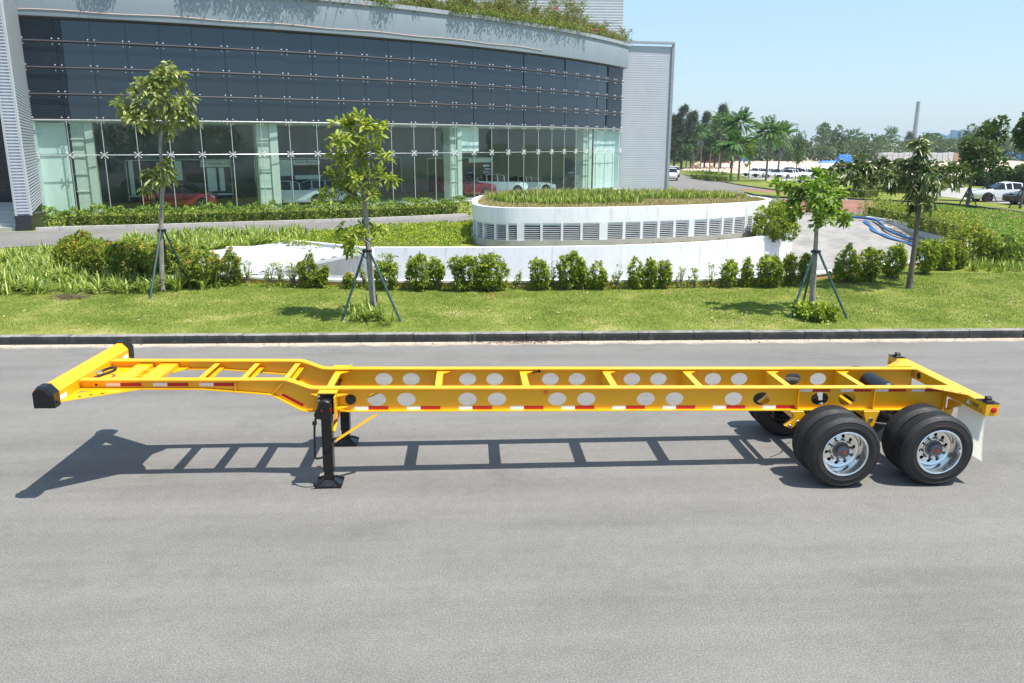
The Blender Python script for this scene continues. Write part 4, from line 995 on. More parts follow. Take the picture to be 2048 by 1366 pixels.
# ---- the four young trees by the road
def tree_px(name, base_px, trunk, lumps, mat, bark_, L, W, per, label, seed, droop=.3, r0=.09, dens=1.0, yj=.5, spread=.95, leafcat='tree', group=None, shell=.2, limb_k=1.0):
    rng = np.random.default_rng(seed); B = G(*base_px); Y = B.y; root = empty(name, B); s = 1/pxm(Y)
    def loc(x, y, dy=0): v = VY(x, y, Y+dy); return Vector((v.x-B.x, dy, v.z-B.z))
    tp_ = spline([Vector((0, 0, -.1))]+[loc(x, y) for x, y in trunk], 5); nn = len(tp_)
    m = MB(); m.tube(tp_, [r0*(1-.72*(i/(nn-1))) * (1.25 if i == 0 else 1) for i in range(nn)], 10); m.build('trunk', M[bark_], root, smooth=True)
    lm = []; limb = MB(); Ps, Ds = [], []
    top = tp_[-1]
    for x, y, r in lumps:
        dy = rng.normal(0, yj*.5); c = loc(x, y, dy); rr = r*s
        # limb from the closest trunk point a little below
        cand = [p for p in tp_ if p.z < c.z-.1] or [tp_[-1]]; st = min(cand, key=lambda p: (p-c).length+.15*abs(p.z-c.z))
        mid = st.lerp(c, .55)+Vector((0, 0, (.12 if limb_k == 1 else -.02)*(c-st).length)); limb.tube(spline([st, mid, c], 4), [r0*.34*limb_k]+[r0*.22*limb_k]*4+[r0*.16*limb_k]*3+[.008], 6, False)
        nr = max(3, int(dens*28*rr*rr/.16)+4); cc, oo = lump_points(nr, [(c.x, c.y, c.z, rr, rr*.95, rr*.85)], rng, shell)
        for q in cc[:6]: limb.tube([c, Vector(q)], [.01, .005], 4, False)
        A = oo*.7+np.array([0, 0, .5])+rng.normal(0, .3, oo.shape); p_, d_ = rosettes(cc, A, per, spread, .03, rng); Ps.append(p_); Ds.append(d_)
    tag(limb.build('limbs', M[bark_], root), kind='stuff')
    P = np.concatenate(Ps); D = np.concatenate(Ds); n = len(P)
    leaves('crown', P, D, L*(.65+.6*rng.random(n)), W*(.8+.4*rng.random(n)), mat, root, np.clip(rng.beta(2, 2, n), 0, 1), droop=droop, wide=True, rng=rng)
    if group: root['group'] = group
    return tag(root, label, leafcat)
t1 = tree_px('street_tree', (325, 582), [(322, 470), (325, 350), (320, 292), (326, 255), (330, 225)],
    [(322,150,26),(352,162,26),(290,180,28),(330,195,32),(258,214,22),(368,205,20),(298,232,32),(352,232,28),(272,240,20),(335,255,20),(300,160,18),(345,140,14),(240,216,10),(372,230,12),(302,346,18),(330,332,16),(296,375,11),(347,345,10),(318,360,10)],
    M['leaf_olive'], 'bark', .23, .088, 6, 'tall slim tree with olive green crown on the left of the lawn', 1, droop=.45, r0=.072, dens=.45, shell=.1)
t2 = tree_px('street_tree', (749, 634), [(742, 560), (735, 470), (728, 400), (718, 350), (711, 290), (705, 228)],
    [(690,247,22),(722,237,20),(748,250,14),(677,280,22),(715,278,24),(755,262,12),(768,254,7),(683,320,24),(722,318,20),(672,358,24),(712,358,24),(745,300,10),(755,350,15),(777,358,10),(700,390,20),(745,392,12),(648,388,9),(768,318,8),(690,372,18),(712,478,28),(690,470,20),(760,462,16),(702,498,14),(728,452,10)],
    M['leaf_yellowgreen'], 'bark', .21, .07, 7, 'slender tree with sparse yellow green crown, second from the left', 2, droop=.2, r0=.085, dens=.62, shell=.05)
t3 = tree_px('street_tree', (1623, 625), [(1628, 540), (1632, 480), (1634, 430), (1637, 395)],
    [(1634,352,18),(1602,372,24),(1640,382,28),(1575,376,16),(1553,370,9),(1672,394,22),(1612,402,28),(1652,416,28),(1680,430,16),(1594,418,17),(1694,440,10),(1640,440,16),(1664,402,20),(1655,365,16)],
    M['leaf_lime'], 'bark', .20, .08, 8, 'small round-headed tree with bright lime green crown near the trailer rear', 3, droop=.22, r0=.078, dens=.85, shell=.05)
t4 = tree_px('street_tree', (1818, 577), [(1822, 545), (1828, 500), (1838, 420), (1842, 370), (1842, 300)],
    [(1840,284,12),(1843,303,13),(1846,320,9),(1692,336,22),(1722,326,22),(1757,330,22),(1662,347,11),(1702,360,20),(1742,356,20),(1790,342,22),(1820,336,22),(1852,346,24),(1882,336,20),(1910,340,20),(1930,350,14),(1790,364,18),(1830,374,24),(1868,370,22),(1903,364,16),(1846,398,14),(1826,414,9),(1862,408,10),(1715,345,22),(1770,350,20)],
    M['leaf_dark'], 'bark_dark', .24, .07, 7, 'tree with wide flat dark drooping crown and dark trunk on the right lawn', 4, droop=.5, r0=.095, dens=.95, yj=1.1, shell=.05, limb_k=.5)
def tripod(top_px, feet_px, Y, base, label, r=.03, mat='stake'):
    B = G(*base); root = empty('tree_stakes', B); tp_ = VY(*top_px, B.y)
    for i, (x, y) in enumerate(feet_px):
        f = G(x, y); m = MB(); off_ = Vector(((f.x-B.x)*.06, (f.y-B.y)*.06, 0)); m.tube([f-Vector((0, 0, .08)), tp_+off_], r, 8); addp(m, 'stake', M[mat], root)
    m = MB(); m.tube([tp_+Vector((0, 0, -.07)), tp_+Vector((0, 0, -.01))], .12 if r > .028 else .09, 12); addp(m, 'collar', M['black'], root)
    return tag(root, label, 'tree stakes', 'tree support stakes')
tripod((323, 458), [(299, 598), (384, 573), (338, 560)], 0, (325, 582), 'dark green three-legged stakes around the tall left tree trunk')
tripod((734, 498), [(681, 643), (804, 643), (756, 612)], 0, (749, 634), 'dark green three-legged stakes around the yellow green tree')
tripod((1632, 500), [(1579, 637), (1697, 637), (1606, 603)], 0, (1623, 625), 'dark green three-legged stakes around the lime green tree')

# ---- strap-leaved plants
def straps(P, nper, hmin, hmax, mat, name, parent=None, width=.035, seed=5, lean=.55):
    rng = np.random.default_rng(seed); n = len(P)*nper; B = np.repeat(np.asarray(P, float), nper, 0)+np.concatenate([rng.normal(0, .05, (n, 2)), np.zeros((n, 1))], 1)
    a = rng.random(n)*6.28; ln = rng.uniform(hmin, hmax, n); le = rng.uniform(.15, 1, n)*lean; d = np.stack([np.cos(a), np.sin(a), 0*a], 1); sd = np.stack([-np.sin(a), np.cos(a), 0*a], 1)*width/2
    up = np.array([0, 0, 1.]); rows = []
    for t, wf in ((0, .7), (.35, 1), (.7, .85), (1, .08)):
        c = B+d*(ln*le*t**1.3)[:, None]+up*(ln*(t-.55*le*t*t))[:, None]; rows += [c-sd*wf, c+sd*wf]
    V = np.stack(rows, 1).reshape(-1, 3); b = np.arange(n)[:, None]*8; F_ = np.concatenate([b+[0, 1, 3, 2], b+[2, 3, 5, 4], b+[4, 5, 7, 6]], 0)
    return link(name, fast_mesh(name, V, F_, mat, np.repeat(rng.beta(2, 2, n), 8)), parent)
def clump(px, py, n, h, label, nm='lily_clump', mat='leaf_strap', sp=.22, seed=1, Lw=.04):
    B = G(px, py); root = empty(nm, B); rng = np.random.default_rng(seed)
    straps(np.concatenate([rng.normal(0, sp, (n, 2)), np.zeros((n, 1))], 1), 12, h*.7, h*1.3, M[mat], 'leaves', root, Lw, seed, lean=1.1); return tag(root, label, 'plant')
clump(745, 640, 10, .5, 'strap-leaved plant around the foot of the yellow green tree', seed=3)
clump(372, 578, 7, .62, 'strap-leaved plant right of the tall left tree trunk', seed=4)
shrub(G(1630, 637), 1.35, .42, M['leaf_shrub'], 'low leafy plant around the foot of the lime green tree', name='low_plant', leaf=.12, cat='plant')
def scatter(poly_px, n, seed, px=True):
    rng = np.random.default_rng(seed); poly = [tuple(G(*p)[:2]) for p in poly_px] if px else poly_px
    x0, x1 = min(p[0] for p in poly), max(p[0] for p in poly); y0, y1 = min(p[1] for p in poly), max(p[1] for p in poly); out = []
    while sum(map(len, out)) < n:
        x = rng.uniform(x0, x1, n*3); y = rng.uniform(y0, y1, n*3); k = in_poly_np(poly, x, y)
        if px: k &= ~in_poly_np(trench, x, y)
        out.append(np.stack([x[k], y[k], Tn(y[k])], 1))
    return np.concatenate(out)[:n]
o = straps(scatter([(-40, 530), (60, 508), (130, 508), (190, 552), (290, 562), (460, 570), (440, 580), (330, 588), (150, 590), (-40, 592)], 300, 8), 16, .28, .66, M['leaf_strap'], 'lily_bed', width=.045, seed=8, lean=1.15)
tag(o, 'bed of green strap-leaved lilies at the left end of the lawn', 'lily bed', kind='stuff')
o = straps(scatter([(235, 486), (330, 473), (480, 467), (590, 466), (650, 470), (600, 484), (430, 503), (300, 515)], 230, 9), 14, .3, .62, M['leaf_strap'], 'lily_bed', width=.05, seed=9, lean=1.0)
tag(o, 'lily bed with upright strap leaves along the drive behind the shrubs', 'lily bed', kind='stuff')
o = straps(scatter([(1900, 540), (1960, 545), (2080, 545), (2080, 520), (1930, 520)], 70, 10), 10, .25, .5, M['leaf_strap'], 'lily_bed', width=.035, seed=10)
tag(o, 'thin strap-leaved border below the right-hand shrub mass', 'lily bed', kind='stuff')

# ---- shrub row before the parapet wall: (x, top, foot, width, kind, label)
ROW = [(465, 505, 571, 46, 'r', 'orange-tipped shrub right of the large left shrub bed'), (496, 512, 570, 30, 's', 'thin shrub just left of the canopy corner'),
       (541, 515, 572, 26, 's', 'twiggy young shrub in front of the canopy opening'), (561, 518, 572, 22, 's', 'spindly shrub with small leaf tufts before the canopy'), (588, 513, 572, 30, 's', 'open twiggy shrub left of the rounded yellow-tipped shrub'),
       (619, 509, 574, 40, 'r', 'rounded yellow-tipped shrub before the ramp wall, left of the stakes'), (648, 533, 573, 22, 'r', 'small red-topped shrub just right of the rounded yellow-tipped one'),
       (700, 545, 576, 22, 'r', 'small shrub behind the left stake of the yellow green tree'), (731, 530, 574, 18, 's', 'thin shrub behind the yellow green tree trunk'), (775, 517, 577, 58, 'g', 'shrub just right of the yellow green tree trunk'),
       (840, 504, 578, 56, 'g', 'tall bushy shrub left of the widest one in the row'), (874, 510, 576, 36, 'g', 'narrow shrub touching the widest shrub on its left'),
       (935, 506, 580, 76, 'g', 'left half of the widest shrub pair in the row'), (988, 508, 580, 80, 'g', 'right half of the widest shrub pair in the row'),
       (1035, 532, 577, 12, 's', 'bare little sapling right of the widest shrubs'), (1077, 513, 577, 46, 'g', 'upright shrub right of the bare little sapling'), (1103, 525, 577, 20, 's', 'twiggy gap plant left of the tallest mid-row shrub'),
       (1134, 503, 577, 46, 'g', 'tallest shrub in the middle of the row'), (1160, 518, 577, 34, 'g', 'lower shrub leaning on the tallest mid-row shrub'), (1192, 514, 575, 38, 'g', 'column-like shrub below the vent house middle pillar'),
       (1232, 512, 576, 34, 's', 'open shrub on bare forked stems'), (1267, 508, 575, 36, 'g', 'narrow-footed shrub right of the one on bare forked stems'), (1298, 510, 576, 32, 'g', 'shrub second left of the thin saplings'), (1328, 513, 576, 32, 'g', 'last dense shrub left of the thin saplings'),
       (1358, 524, 573, 26, 's', 'first of the thin saplings against the white wall'), (1386, 530, 573, 26, 's', 'second thin sapling against the white wall'), (1418, 522, 573, 22, 's', 'third thin sapling against the white wall'),
       (1452, 513, 573, 40, 'g', 'lone shrub right of the thin saplings'), (1490, 507, 573, 28, 'g', 'slim shrub left of the large rounded one by the lime tree'), (1536, 504, 574, 66, 'g', 'large rounded shrub left of the lime green tree'),
       (1577, 508, 570, 34, 'r', 'red-tipped shrub left of the lime green tree stakes'), (1606, 506, 566, 30, 'r', 'red-tipped thin shrub behind the lime green tree trunk'),
       (1690, 494, 564, 62, 'g', 'first big shrub right of the lime green tree'), (1736, 490, 562, 58, 'g', 'second big shrub right of the lime green tree'), (1786, 487, 556, 52, 'g', 'big shrub left of the dark tree trunk'),
       (1848, 480, 548, 62, 'g', 'big shrub right of the dark tree trunk'), (1884, 484, 540, 46, 'g', 'shrub between the dark tree and the right-hand shrub mass'), (1908, 478, 537, 60, 'r', 'flowering shrub at the corner of the right-hand shrub mass')]
for x, t_, b_, w_, k, lab in ROW:
    B = G(x, b_); s = 1/pxm(B.y); hei = (b_-t_)*s*1.03; dpt = max(min(w_*s*.9, .75), .25)
    wy = min(OUTS, key=lambda p: (p.x-B.x)**2+(p.y-B.y)**2)
    if x < 1660 and B.y > wy.y-.30-dpt*.42: B.y = wy.y-.30-dpt*.42; B.z = T(B.y)
    shrub(B, max(w_*s, .25), hei, M['leaf_redtip'] if k == 'r' else M['leaf_shrub'], lab, 'shrubs in the row along the low wall', sparse=(k == 's'), leaf=.082 if k != 's' else .07, dens=1.25, depth=dpt)
# low growth along the wall foot
P = scatter([(440, 576), (700, 579), (1000, 582), (1300, 580), (1640, 572), (1640, 568), (1300, 575), (1000, 576), (700, 574), (440, 571)], 2600, 12); n = len(P)
P[:, 2] += RNG.random(n)*.12
tag(leaves('wall_foot_weeds', P, RNG.normal(0, .5, (n, 3))+[0, 0, .7], .06, .03, M['leaf_shrub']), 'low weeds along the foot of the tan wall', 'weeds', kind='stuff')
# large left shrub bed, as bushes
for i, (x, t_, b_, w_, lab) in enumerate([(152, 465, 545, 62, 'yellow green shrub at the left end of the shrub bed, tallest top'), (205, 478, 556, 80, 'shrub second from the left in the shrub bed'), (262, 475, 562, 85, 'wide shrub left of the tall tree trunk'),
        (350, 482, 565, 85, 'orange-tipped shrub right behind the tall tree trunk'), (410, 494, 572, 78, 'shrub at the right end of the shrub bed'), (306, 484, 556, 70, 'shrub directly behind the tall tree trunk')]):
    B = G(x, b_); s = 1/pxm(B.y); shrub(B, w_*s*1.15, (b_-t_)*s*1.03, M['leaf_redtip'], lab, 'shrubs of the left bed', leaf=.085, dens=1.1, depth=1.6)
for i, (x, t_, b_, w_, lab) in enumerate([(1935, 455, 527, 95, 'orange-flowering bush at the left end of the right-hand mass'), (2000, 468, 528, 95, 'dark bush in the middle of the right-hand mass'), (2060, 470, 526, 90, 'dark bush at the right edge of the picture')]):
    B = G(x, b_); s = 1/pxm(B.y); shrub(B, w_*s*1.15, (b_-t_)*s*1.03, M['leaf_redtip'] if i == 0 else M['leaf_hedge'], lab, 'bushes of the right-hand mass', leaf=.085, dens=1.3, depth=1.8)
B = G(1535, 486); s = 1/pxm(34)
shrub(Vector((12.75, 33.35, .3)), 1.9, 1.65, M['leaf_shrub'], 'dense shrub at the right end of the vent house', leaf=.1, dens=1.0, depth=1.6, lumps=[(0, 0, .7, .75, .7, .6), (.5, -.1, .45, .55, .5, .45), (-.45, 0, .5, .5, .5, .5), (.1, .2, 1.25, .5, .5, .4), (-.35, .2, 1.05, .45, .45, .4), (.55, .2, 1.0, .42, .45, .45)])
shrub(Vector((13.75, 34.9, .4)), 1.3, 1.5, M['leaf_shrub'], 'shrub behind the dense one at the vent house end', leaf=.09, dens=1.2, depth=1.4)

# ---- hedges
def hedge(pts, wid, hei, mat, label, zoff=0, leaf=.1, dens=260, name='hedge', seed=3, rough=.06):
    rng = np.random.default_rng(seed); P = resample(spline([Vector((p[0], p[1], 0)) for p in pts], 6), 120); root = empty(name, (P[60].x, P[60].y, T(P[60].y)))
    Lg = sum((b-a).length for a, b in zip(P, P[1:])); n = int(Lg*(wid+2*hei)*dens); t = rng.random(n)*118; i = t.astype(int); f = (t-i)[:, None]
    A = np.array([tuple(p) for p in P]); c = A[i]*(1-f)+A[i+1]*f; d = unit(A[i+1]-A[i]); nv = np.stack([-d[:, 1], d[:, 0], 0*d[:, 0]], 1)
    u = rng.random(n)*(wid+2*hei); bmp = rough*(np.sin(t*1.1)+np.sin(t*2.7+1)+np.sin(t*.43+2))+rng.normal(0, .035, n)
    side = np.where(u < hei, -1, np.where(u < hei+wid, 0, 1)); xo = np.where(side == 0, u-hei-wid/2, side*(wid/2+bmp*.6)); zo = np.where(side == 0, hei+bmp, np.where(side < 0, u, u-hei-wid))
    Pn = c+nv*xo[:, None]; Pn[:, 2] = Tn(Pn[:, 1])+zoff+zo; O = nv*(side*1.0)[:, None]+np.array([0, 0, 1.])*(np.where(side == 0, 1, .45))[:, None]+rng.normal(0, .85, (n, 3))
    cl = np.sin(t*2.3+xo*5)+np.sin(zo*9+t*.9)
    o = leaves('foliage', Pn, O, leaf*(.7+.6*rng.random(n)), leaf*.55, mat, root, np.clip(.42+.13*cl+rng.normal(0, .2, n), 0, 1), rng=rng); o.location = -root.location
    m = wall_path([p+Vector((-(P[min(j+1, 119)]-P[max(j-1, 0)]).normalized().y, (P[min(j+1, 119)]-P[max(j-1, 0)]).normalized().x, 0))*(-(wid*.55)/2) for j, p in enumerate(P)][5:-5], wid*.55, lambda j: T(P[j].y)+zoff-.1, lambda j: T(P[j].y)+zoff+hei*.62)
    addp(m, 'dark_core', M['bed_soil'], root); return tag(root, label, 'hedge')  # solid dark core standing in for the shade inside the hedge
H = [(p[0]-.1, p[1]+.85) for p in KERB2]; H[0] = (H[0][0]+.05, H[0][1]+.1)
hedge(H, 1.0, .72, M['leaf_hedge'], 'long clipped green hedge along the foot of the glass showroom', .1, leaf=.13, dens=300, rough=.09)
hedge([tuple(G(x, y)[:2]) for x, y in ((1738, 431), (1765, 437), (1810, 447), (1860, 459), (1905, 470), (1935, 480))], 1.0, .82, M['leaf_redtip'], 'flowering hedge beyond the ramp, curving round the right-hand lawn', 0, leaf=.11, dens=200, seed=6, rough=.1)
hedge([tuple(G(x, y)[:2]) for x, y in ((1385, 357), (1405, 358.5), (1425, 361), (1448, 364))], 2.2, 1.0, M['leaf_hedge'], 'clipped roadside hedge under the palms', 0, leaf=.3, dens=14, seed=7)
hedge([tuple(G(x, y)[:2]) for x, y in ((1690, 392), (1720, 394), (1745, 396))], 2.2, .95, M['leaf_shrub'], 'rounded pale hedge by the brown paving', 0, leaf=.2, dens=40, seed=8)
hedge([tuple(G(x, y)[:2]) for x, y in ((1700, 382), (1760, 384), (1830, 387))], 1.5, .8, M['leaf_hedge'], 'low dark hedge in front of the red parked cars', 0, leaf=.2, dens=35, seed=9)

# ---- ground covers
def cover(poly_px, n, mat, hmin, hmax, name, label, leaf=.09, seed=4, px=True, z=None, mound=0):
    P = scatter(poly_px, n, seed, px); rng = np.random.default_rng(seed); n = len(P)
    if z is not None: P[:, 2] = z
    P[:, 2] += (hmin+(hmax-hmin)*(.5+.5*vnoise(P[:, 0], P[:, 1], 2.5, seed)))*rng.random(n)**.5
    D = rng.normal(0, .6, (n, 3))+[0, 0, .8]; tnt = np.clip(.5+.25*vnoise(P[:, 0], P[:, 1], 3, seed+1)+rng.normal(0, .22, n), 0, 1)
    return tag(leaves(name, P, D, leaf*(.7+.6*rng.random(n)), leaf*.5, mat, None, tnt, rng=rng), label, 'ground cover', kind='stuff')
cover([(600, 486), (650, 470), (760, 462), (880, 452), (945, 448), (950, 470), (960, 486), (900, 492), (760, 492), (700, 494)], 15000, M['leaf_shrub'], .05, .42, 'ground_cover', 'lush low green cover between the drive and the retaining wall', .11, 5)
cover([(1745, 414), (1880, 415), (2090, 436), (2090, 480), (1990, 482), (1930, 470), (1860, 455)], 22000, M['leaf_flower'], .05, .32, 'flower_cover', 'green ground cover dotted with pink flowers on the right', .11, 6)
cover([(960, 488), (1080, 491), (1250, 491), (1400, 485), (1520, 474), (1545, 470), (1560, 474), (1500, 483), (1380, 492), (1200, 496), (1000, 496)], 3000, M['leaf_dry'], .02, .14, 'dry_weeds', 'dry weeds in the strip below the louvres', .10, 7)
# vent house roof planting
inn = [(p.x, p.y) for p in off(VO, -.3)][:-1]
P = scatter(inn, 3400, 21, False); P[:, 2] = 1.73
# long green lily leaves in the middle, dry grass at the rim
cxy = np.array([6.8, 36.6]); rr = (((P[:, :2]-cxy)/np.array([6.6, 4.9]))**2).sum(1)
gm = (rr < .80) & (P[:, 1] > 33.6+.055*P[:, 0]+.35*np.sin(P[:, 0]*1.1)) & ~((P[:, 0] > 7.5) & (P[:, 1] < 36.4+.1*P[:, 0]-.8))
o = straps(P[gm][:520], 12, .28, .55, M['leaf_strap'], 'roof_lilies', width=.05, seed=22); tag(o, 'green strap-leaved planting on the vent house roof', 'planting', kind='stuff')
dg = P[~gm]; o = straps(np.concatenate([dg, dg+[.13, .09, 0]]), 9, .10, .26, M['leaf_dry'], 'roof_dry_grass', width=.016, seed=23, lean=.9); tag(o, 'dry brown grass round the rim of the vent house roof', 'dry grass', kind='stuff')
sel = P[(P[:, 1] > 38.2)]; o = straps(sel, 10, .2, .5, M['leaf_dry'], 'roof_tall_grass', width=.02, seed=24, lean=.7); tag(o, 'tall dry grass at the back of the vent house roof', 'dry grass', kind='stuff')
# showroom roof planting: twigs, leaves and magenta bracts spilling over the parapet
rng = np.random.default_rng(31)
def roof_h(px): return float(np.interp(px, [560, 720, 800, 860, 940, 1020, 1100, 1160, 1220, 1270, 1300], [.35, .5, .9, 1.5, 2.6, 3.2, 3.8, 3.4, 3.0, 2.6, .9]))
nb = 3000; pxs = rng.uniform(560, 1262, nb); thb = np.array([th_px(p, 60) for p in np.linspace(560, 1262, 60)]); th = np.interp(pxs, np.linspace(560, 1262, 60), thb)
hh = np.array([roof_h(p) for p in pxs])*(.55+.45*np.sin(pxs*.09)*np.sin(pxs*.031)); fr = rng.random(nb); zz = 13.05+hh*rng.random(nb)**.8; rad_ = BR+.42-rng.random(nb)*3.0-(zz-13)*.25
C = np.stack([BC.x+rad_*np.sin(th), BC.y-rad_*np.cos(th), zz], 1); A = np.stack([np.sin(th)*.5, -np.cos(th)*.5, np.full(nb, .4)], 1)+rng.normal(0, .5, (nb, 3))
P, D = rosettes(C, A, 9, 1.0, .10, rng); tt = np.repeat(rng.random(nb)*.55, 9)+rng.random(len(P))*.38; fl = np.repeat(rng.random(nb) < .012, 9); tt = np.where(fl, 1, np.minimum(tt, .9))
tag(leaves('roof_planting', P, D, .2*(.6+.7*rng.random(len(P))), .1, M['leaf_roof'], None, tt, rng=rng), 'overgrown shrubs with magenta flowers along the showroom roof edge', 'planting', kind='stuff')
nt_ = 13000; k = rng.integers(0, nb, nt_); D = rng.normal(0, .6, (nt_, 3))+[0, -.1, .45]
tag(leaves('roof_twigs', C[k]-D*.3, D, rng.uniform(.5, 1.4, nt_), .03, M['leaf_dry'], None, rng.random(nt_)*.5, rng=rng), 'grey bare twigs tangled in the showroom roof planting', 'twigs', kind='stuff')
# tips hanging over the cap
nh = 1500; pxs = rng.uniform(120, 1255, nh); thb2 = np.array([th_px(p, 60) for p in np.linspace(120, 1255, 80)]); g_ = (np.sin(pxs*.035)+np.sin(pxs*.013+1)) > -.2; pxs = pxs[g_]; nh = len(pxs); th = np.interp(pxs, np.linspace(120, 1255, 80), thb2)
out = BR+.50+rng.random(nh)*.35; C2 = np.stack([BC.x+out*np.sin(th), BC.y-out*np.cos(th), 13.32+rng.normal(0, .12, nh)+.1], 1); A = np.stack([np.sin(th), -np.cos(th), np.full(nh, -.1)], 1)
P, D = rosettes(C2, A, 6, 1.0, .12, rng); tag(leaves('overhanging_sprays', P, D, .17, .07, M['leaf_roof'], None, rng.random(len(P))*.9, rng=rng), 'leafy sprays hanging over the showroom parapet cap', 'planting', kind='stuff')
# creeper on the canopy upstand
Cc = np.array([tuple(C_.lerp(B_, t)+Vector((rng.normal(0, .12), rng.normal(0, .15), .08))) for t in np.concatenate([rng.random(30)*.35, rng.random(14)])])
P, D = rosettes(Cc, np.tile([0, -.3, .6], (len(Cc), 1)), 10, 1, .06, rng); tag(leaves('creeper', P, D, .09, .05, M['leaf_shrub'], None, rng.random(len(P))*.9+.1, rng=rng), 'creeper spilling onto the ramp canopy', 'creeper', kind='stuff')

# ================================================================== CARS
def car(name, kind, paintmat, label, loc, heading, group=None, cat='car'):
    root = empty(name, loc, (0, 0, heading)); build_car(root, kind, M[paintmat])
    if group: root['group'] = group
    return tag(root, label, cat)
CARM = {}
def car_meshes(kind):
    if kind in CARM: return CARM[kind]
    if kind == 'sedan':
        St = [(-2.42,.62,.40,.58,.60,.5),(-2.34,.80,.27,.66,.69,.66),(-2.0,.89,.22,.74,.78,.72),(-1.4,.92,.2,.84,.89,.76),(-.98,.925,.2,.90,.945,.76),(-.22,.93,.2,.93,1.38,.60),(.25,.93,.2,.94,1.455,.60),(.95,.93,.2,.95,1.40,.60),(1.75,.92,.2,.98,1.10,.70),(2.2,.89,.25,.97,1.04,.74),(2.38,.82,.36,.90,.97,.68),(2.44,.70,.45,.74,.80,.6)]; c0, c1 = 4, 8; ax = (-1.45, 1.42); r = .335
    elif kind == 'suv':
        St = [(-2.27,.66,.45,.72,.76,.55),(-2.2,.83,.32,.86,.92,.7),(-1.8,.90,.25,.96,1.02,.76),(-1.3,.92,.24,1.02,1.07,.78),(-.95,.925,.24,1.05,1.10,.78),(-.25,.925,.24,1.06,1.58,.64),(.3,.925,.24,1.08,1.68,.64),(1.2,.925,.24,1.10,1.65,.63),(1.9,.915,.26,1.14,1.44,.64),(2.15,.89,.32,1.12,1.18,.70),(2.25,.80,.42,.95,1.02,.65)]; c0, c1 = 4, 8; ax = (-1.36, 1.34); r = .365
    else:  # pickup
        St = [(-2.6,.75,.5,.85,.9,.65),(-2.5,.90,.38,1.0,1.06,.78),(-1.9,.95,.34,1.08,1.14,.82),(-1.35,.96,.34,1.12,1.18,.82),(-.7,.96,.34,1.14,1.70,.68),(-.1,.96,.34,1.15,1.78,.68),(.75,.96,.34,1.16,1.74,.68),(1.0,.96,.34,1.16,1.2,.80),(2.5,.95,.4,1.14,1.18,.88),(2.62,.9,.5,1.1,1.14,.84)]; c0, c1 = 3, 7; ax = (-1.6, 1.55); r = .39
    body, win = MB(), MB(); secs = []
    for x, hw, zb, zl, zt, cw in St:
        half = [(hw*.88, zb), (hw, zb+.14), (hw*1.0, (zb+zl)/2+.1), (hw*.965, zl), (cw+.02, zt-.05), (cw*.72, zt)]
        secs.append([(x, -y, z) for y, z in half]+[(x, y, z) for y, z in half[::-1]])
    b0 = len(body.v); body.v += [p for s_ in secs for p in s_]; w0 = len(win.v); win.v += [p for s_ in secs for p in s_]
    for i in range(len(secs)-1):
        for k in range(12):
            j = (k+1) % 12; f = (i*12+k, i*12+j, (i+1)*12+j, (i+1)*12+k)
            glassf = (c0 <= i < c1) and ((k in (3, 7)) or (i in (c0, c1-1) and k in (4, 5, 6)))
            (win if glassf else body).f.append(f)
    body.f += [tuple(range(12)), tuple((len(secs)-1)*12+k for k in range(12))[::-1]]
    # pillars
    for i in range(c0+1, c1):
        for sg in (0, 1):
            a, b_ = (secs[i][3], secs[i][4]) if sg == 0 else (secs[i][8], secs[i][7]); body.bar(a, b_, .035, .07, up=(1, 0, 0))
    nf = MB(); hw = St[1][1]; x = St[1][0]; zl = St[1][3]
    grille = MB(); grille.box((x-.085, -hw*.55, zl*.52), (x-.01, hw*.55, zl*.90)); bumper = MB(); bumper.box((x-.075, -hw*.8, zl*.38), (x+.05, hw*.8, zl*.49))
    hl = []; tl = []
    xr, hr_, zr_ = St[-2][0], St[-2][1], St[-2][3]
    for s in (-1, 1):
        q = MB(); q.prism([(x-.03, s*hw*.60, zl*.93), (x+.0, s*hw*.93, zl*.97), (x+.28, s*hw*1.035, zl*1.03), (x+.0, s*hw*.99, zl*.84), (x-.05, s*hw*.60, zl*.84)], (.02, 0, .035)); hl.append(q.mesh('headlight', M['chrome']))
        q = MB(); q.box((xr-.03, min(s*hr_*.55, s*hr_*1.02), zr_*.84), (xr+.055, max(s*hr_*.55, s*hr_*1.02), zr_*.97)); tl.append(q.mesh('tail_light', M['lens_red']))
    t_ = MB(); t_.lathe([(r*.66, -.01), (r*.8, -.02), (r*.96, 0), (r, .03), (r, .19), (r*.96, .21), (r*.66, .21)], 24); ty = t_.mesh('tyre', M['rubber'])
    rm = MB(); rm.lathe([(r*.67, 0), (r*.62, .03), (r*.6, .1)], 24)
    for k in range(5):
        a = 2*math.pi*k/5; rm.bar((.04*math.cos(a), .02, .04*math.sin(a)), (r*.63*math.cos(a), .015, r*.63*math.sin(a)), .03, .07, up=(0, 1, 0))
    rmm = rm.mesh('rim', M['alloy']); dk = MB(); dk.lathe([(r*.63, .09), (0, .09)], 18); dm = dk.mesh('brake_disc', M['black'])
    ar = MB(); 
    for s in (-1, 1):
        for a_ in ax: ar.tube([(a_, s*.80, r), (a_, s*(St[4][1]+.004), r)], r*1.17, 20)
    plate = MB(); plate.box((x-.09, -.24, zl*.40), (x-.076, .24, zl*.50))
    body.smooth = True
    CARM[kind] = (body, win.mesh('windows', M['car_glass']), grille.mesh('grille', M['black']), bumper.mesh('bumper_intake', M['black']), hl, tl, ty, rmm, dm, ar.mesh('wheel_arches', M['black']), ax, r, St[4][1], {})
    return CARM[kind]
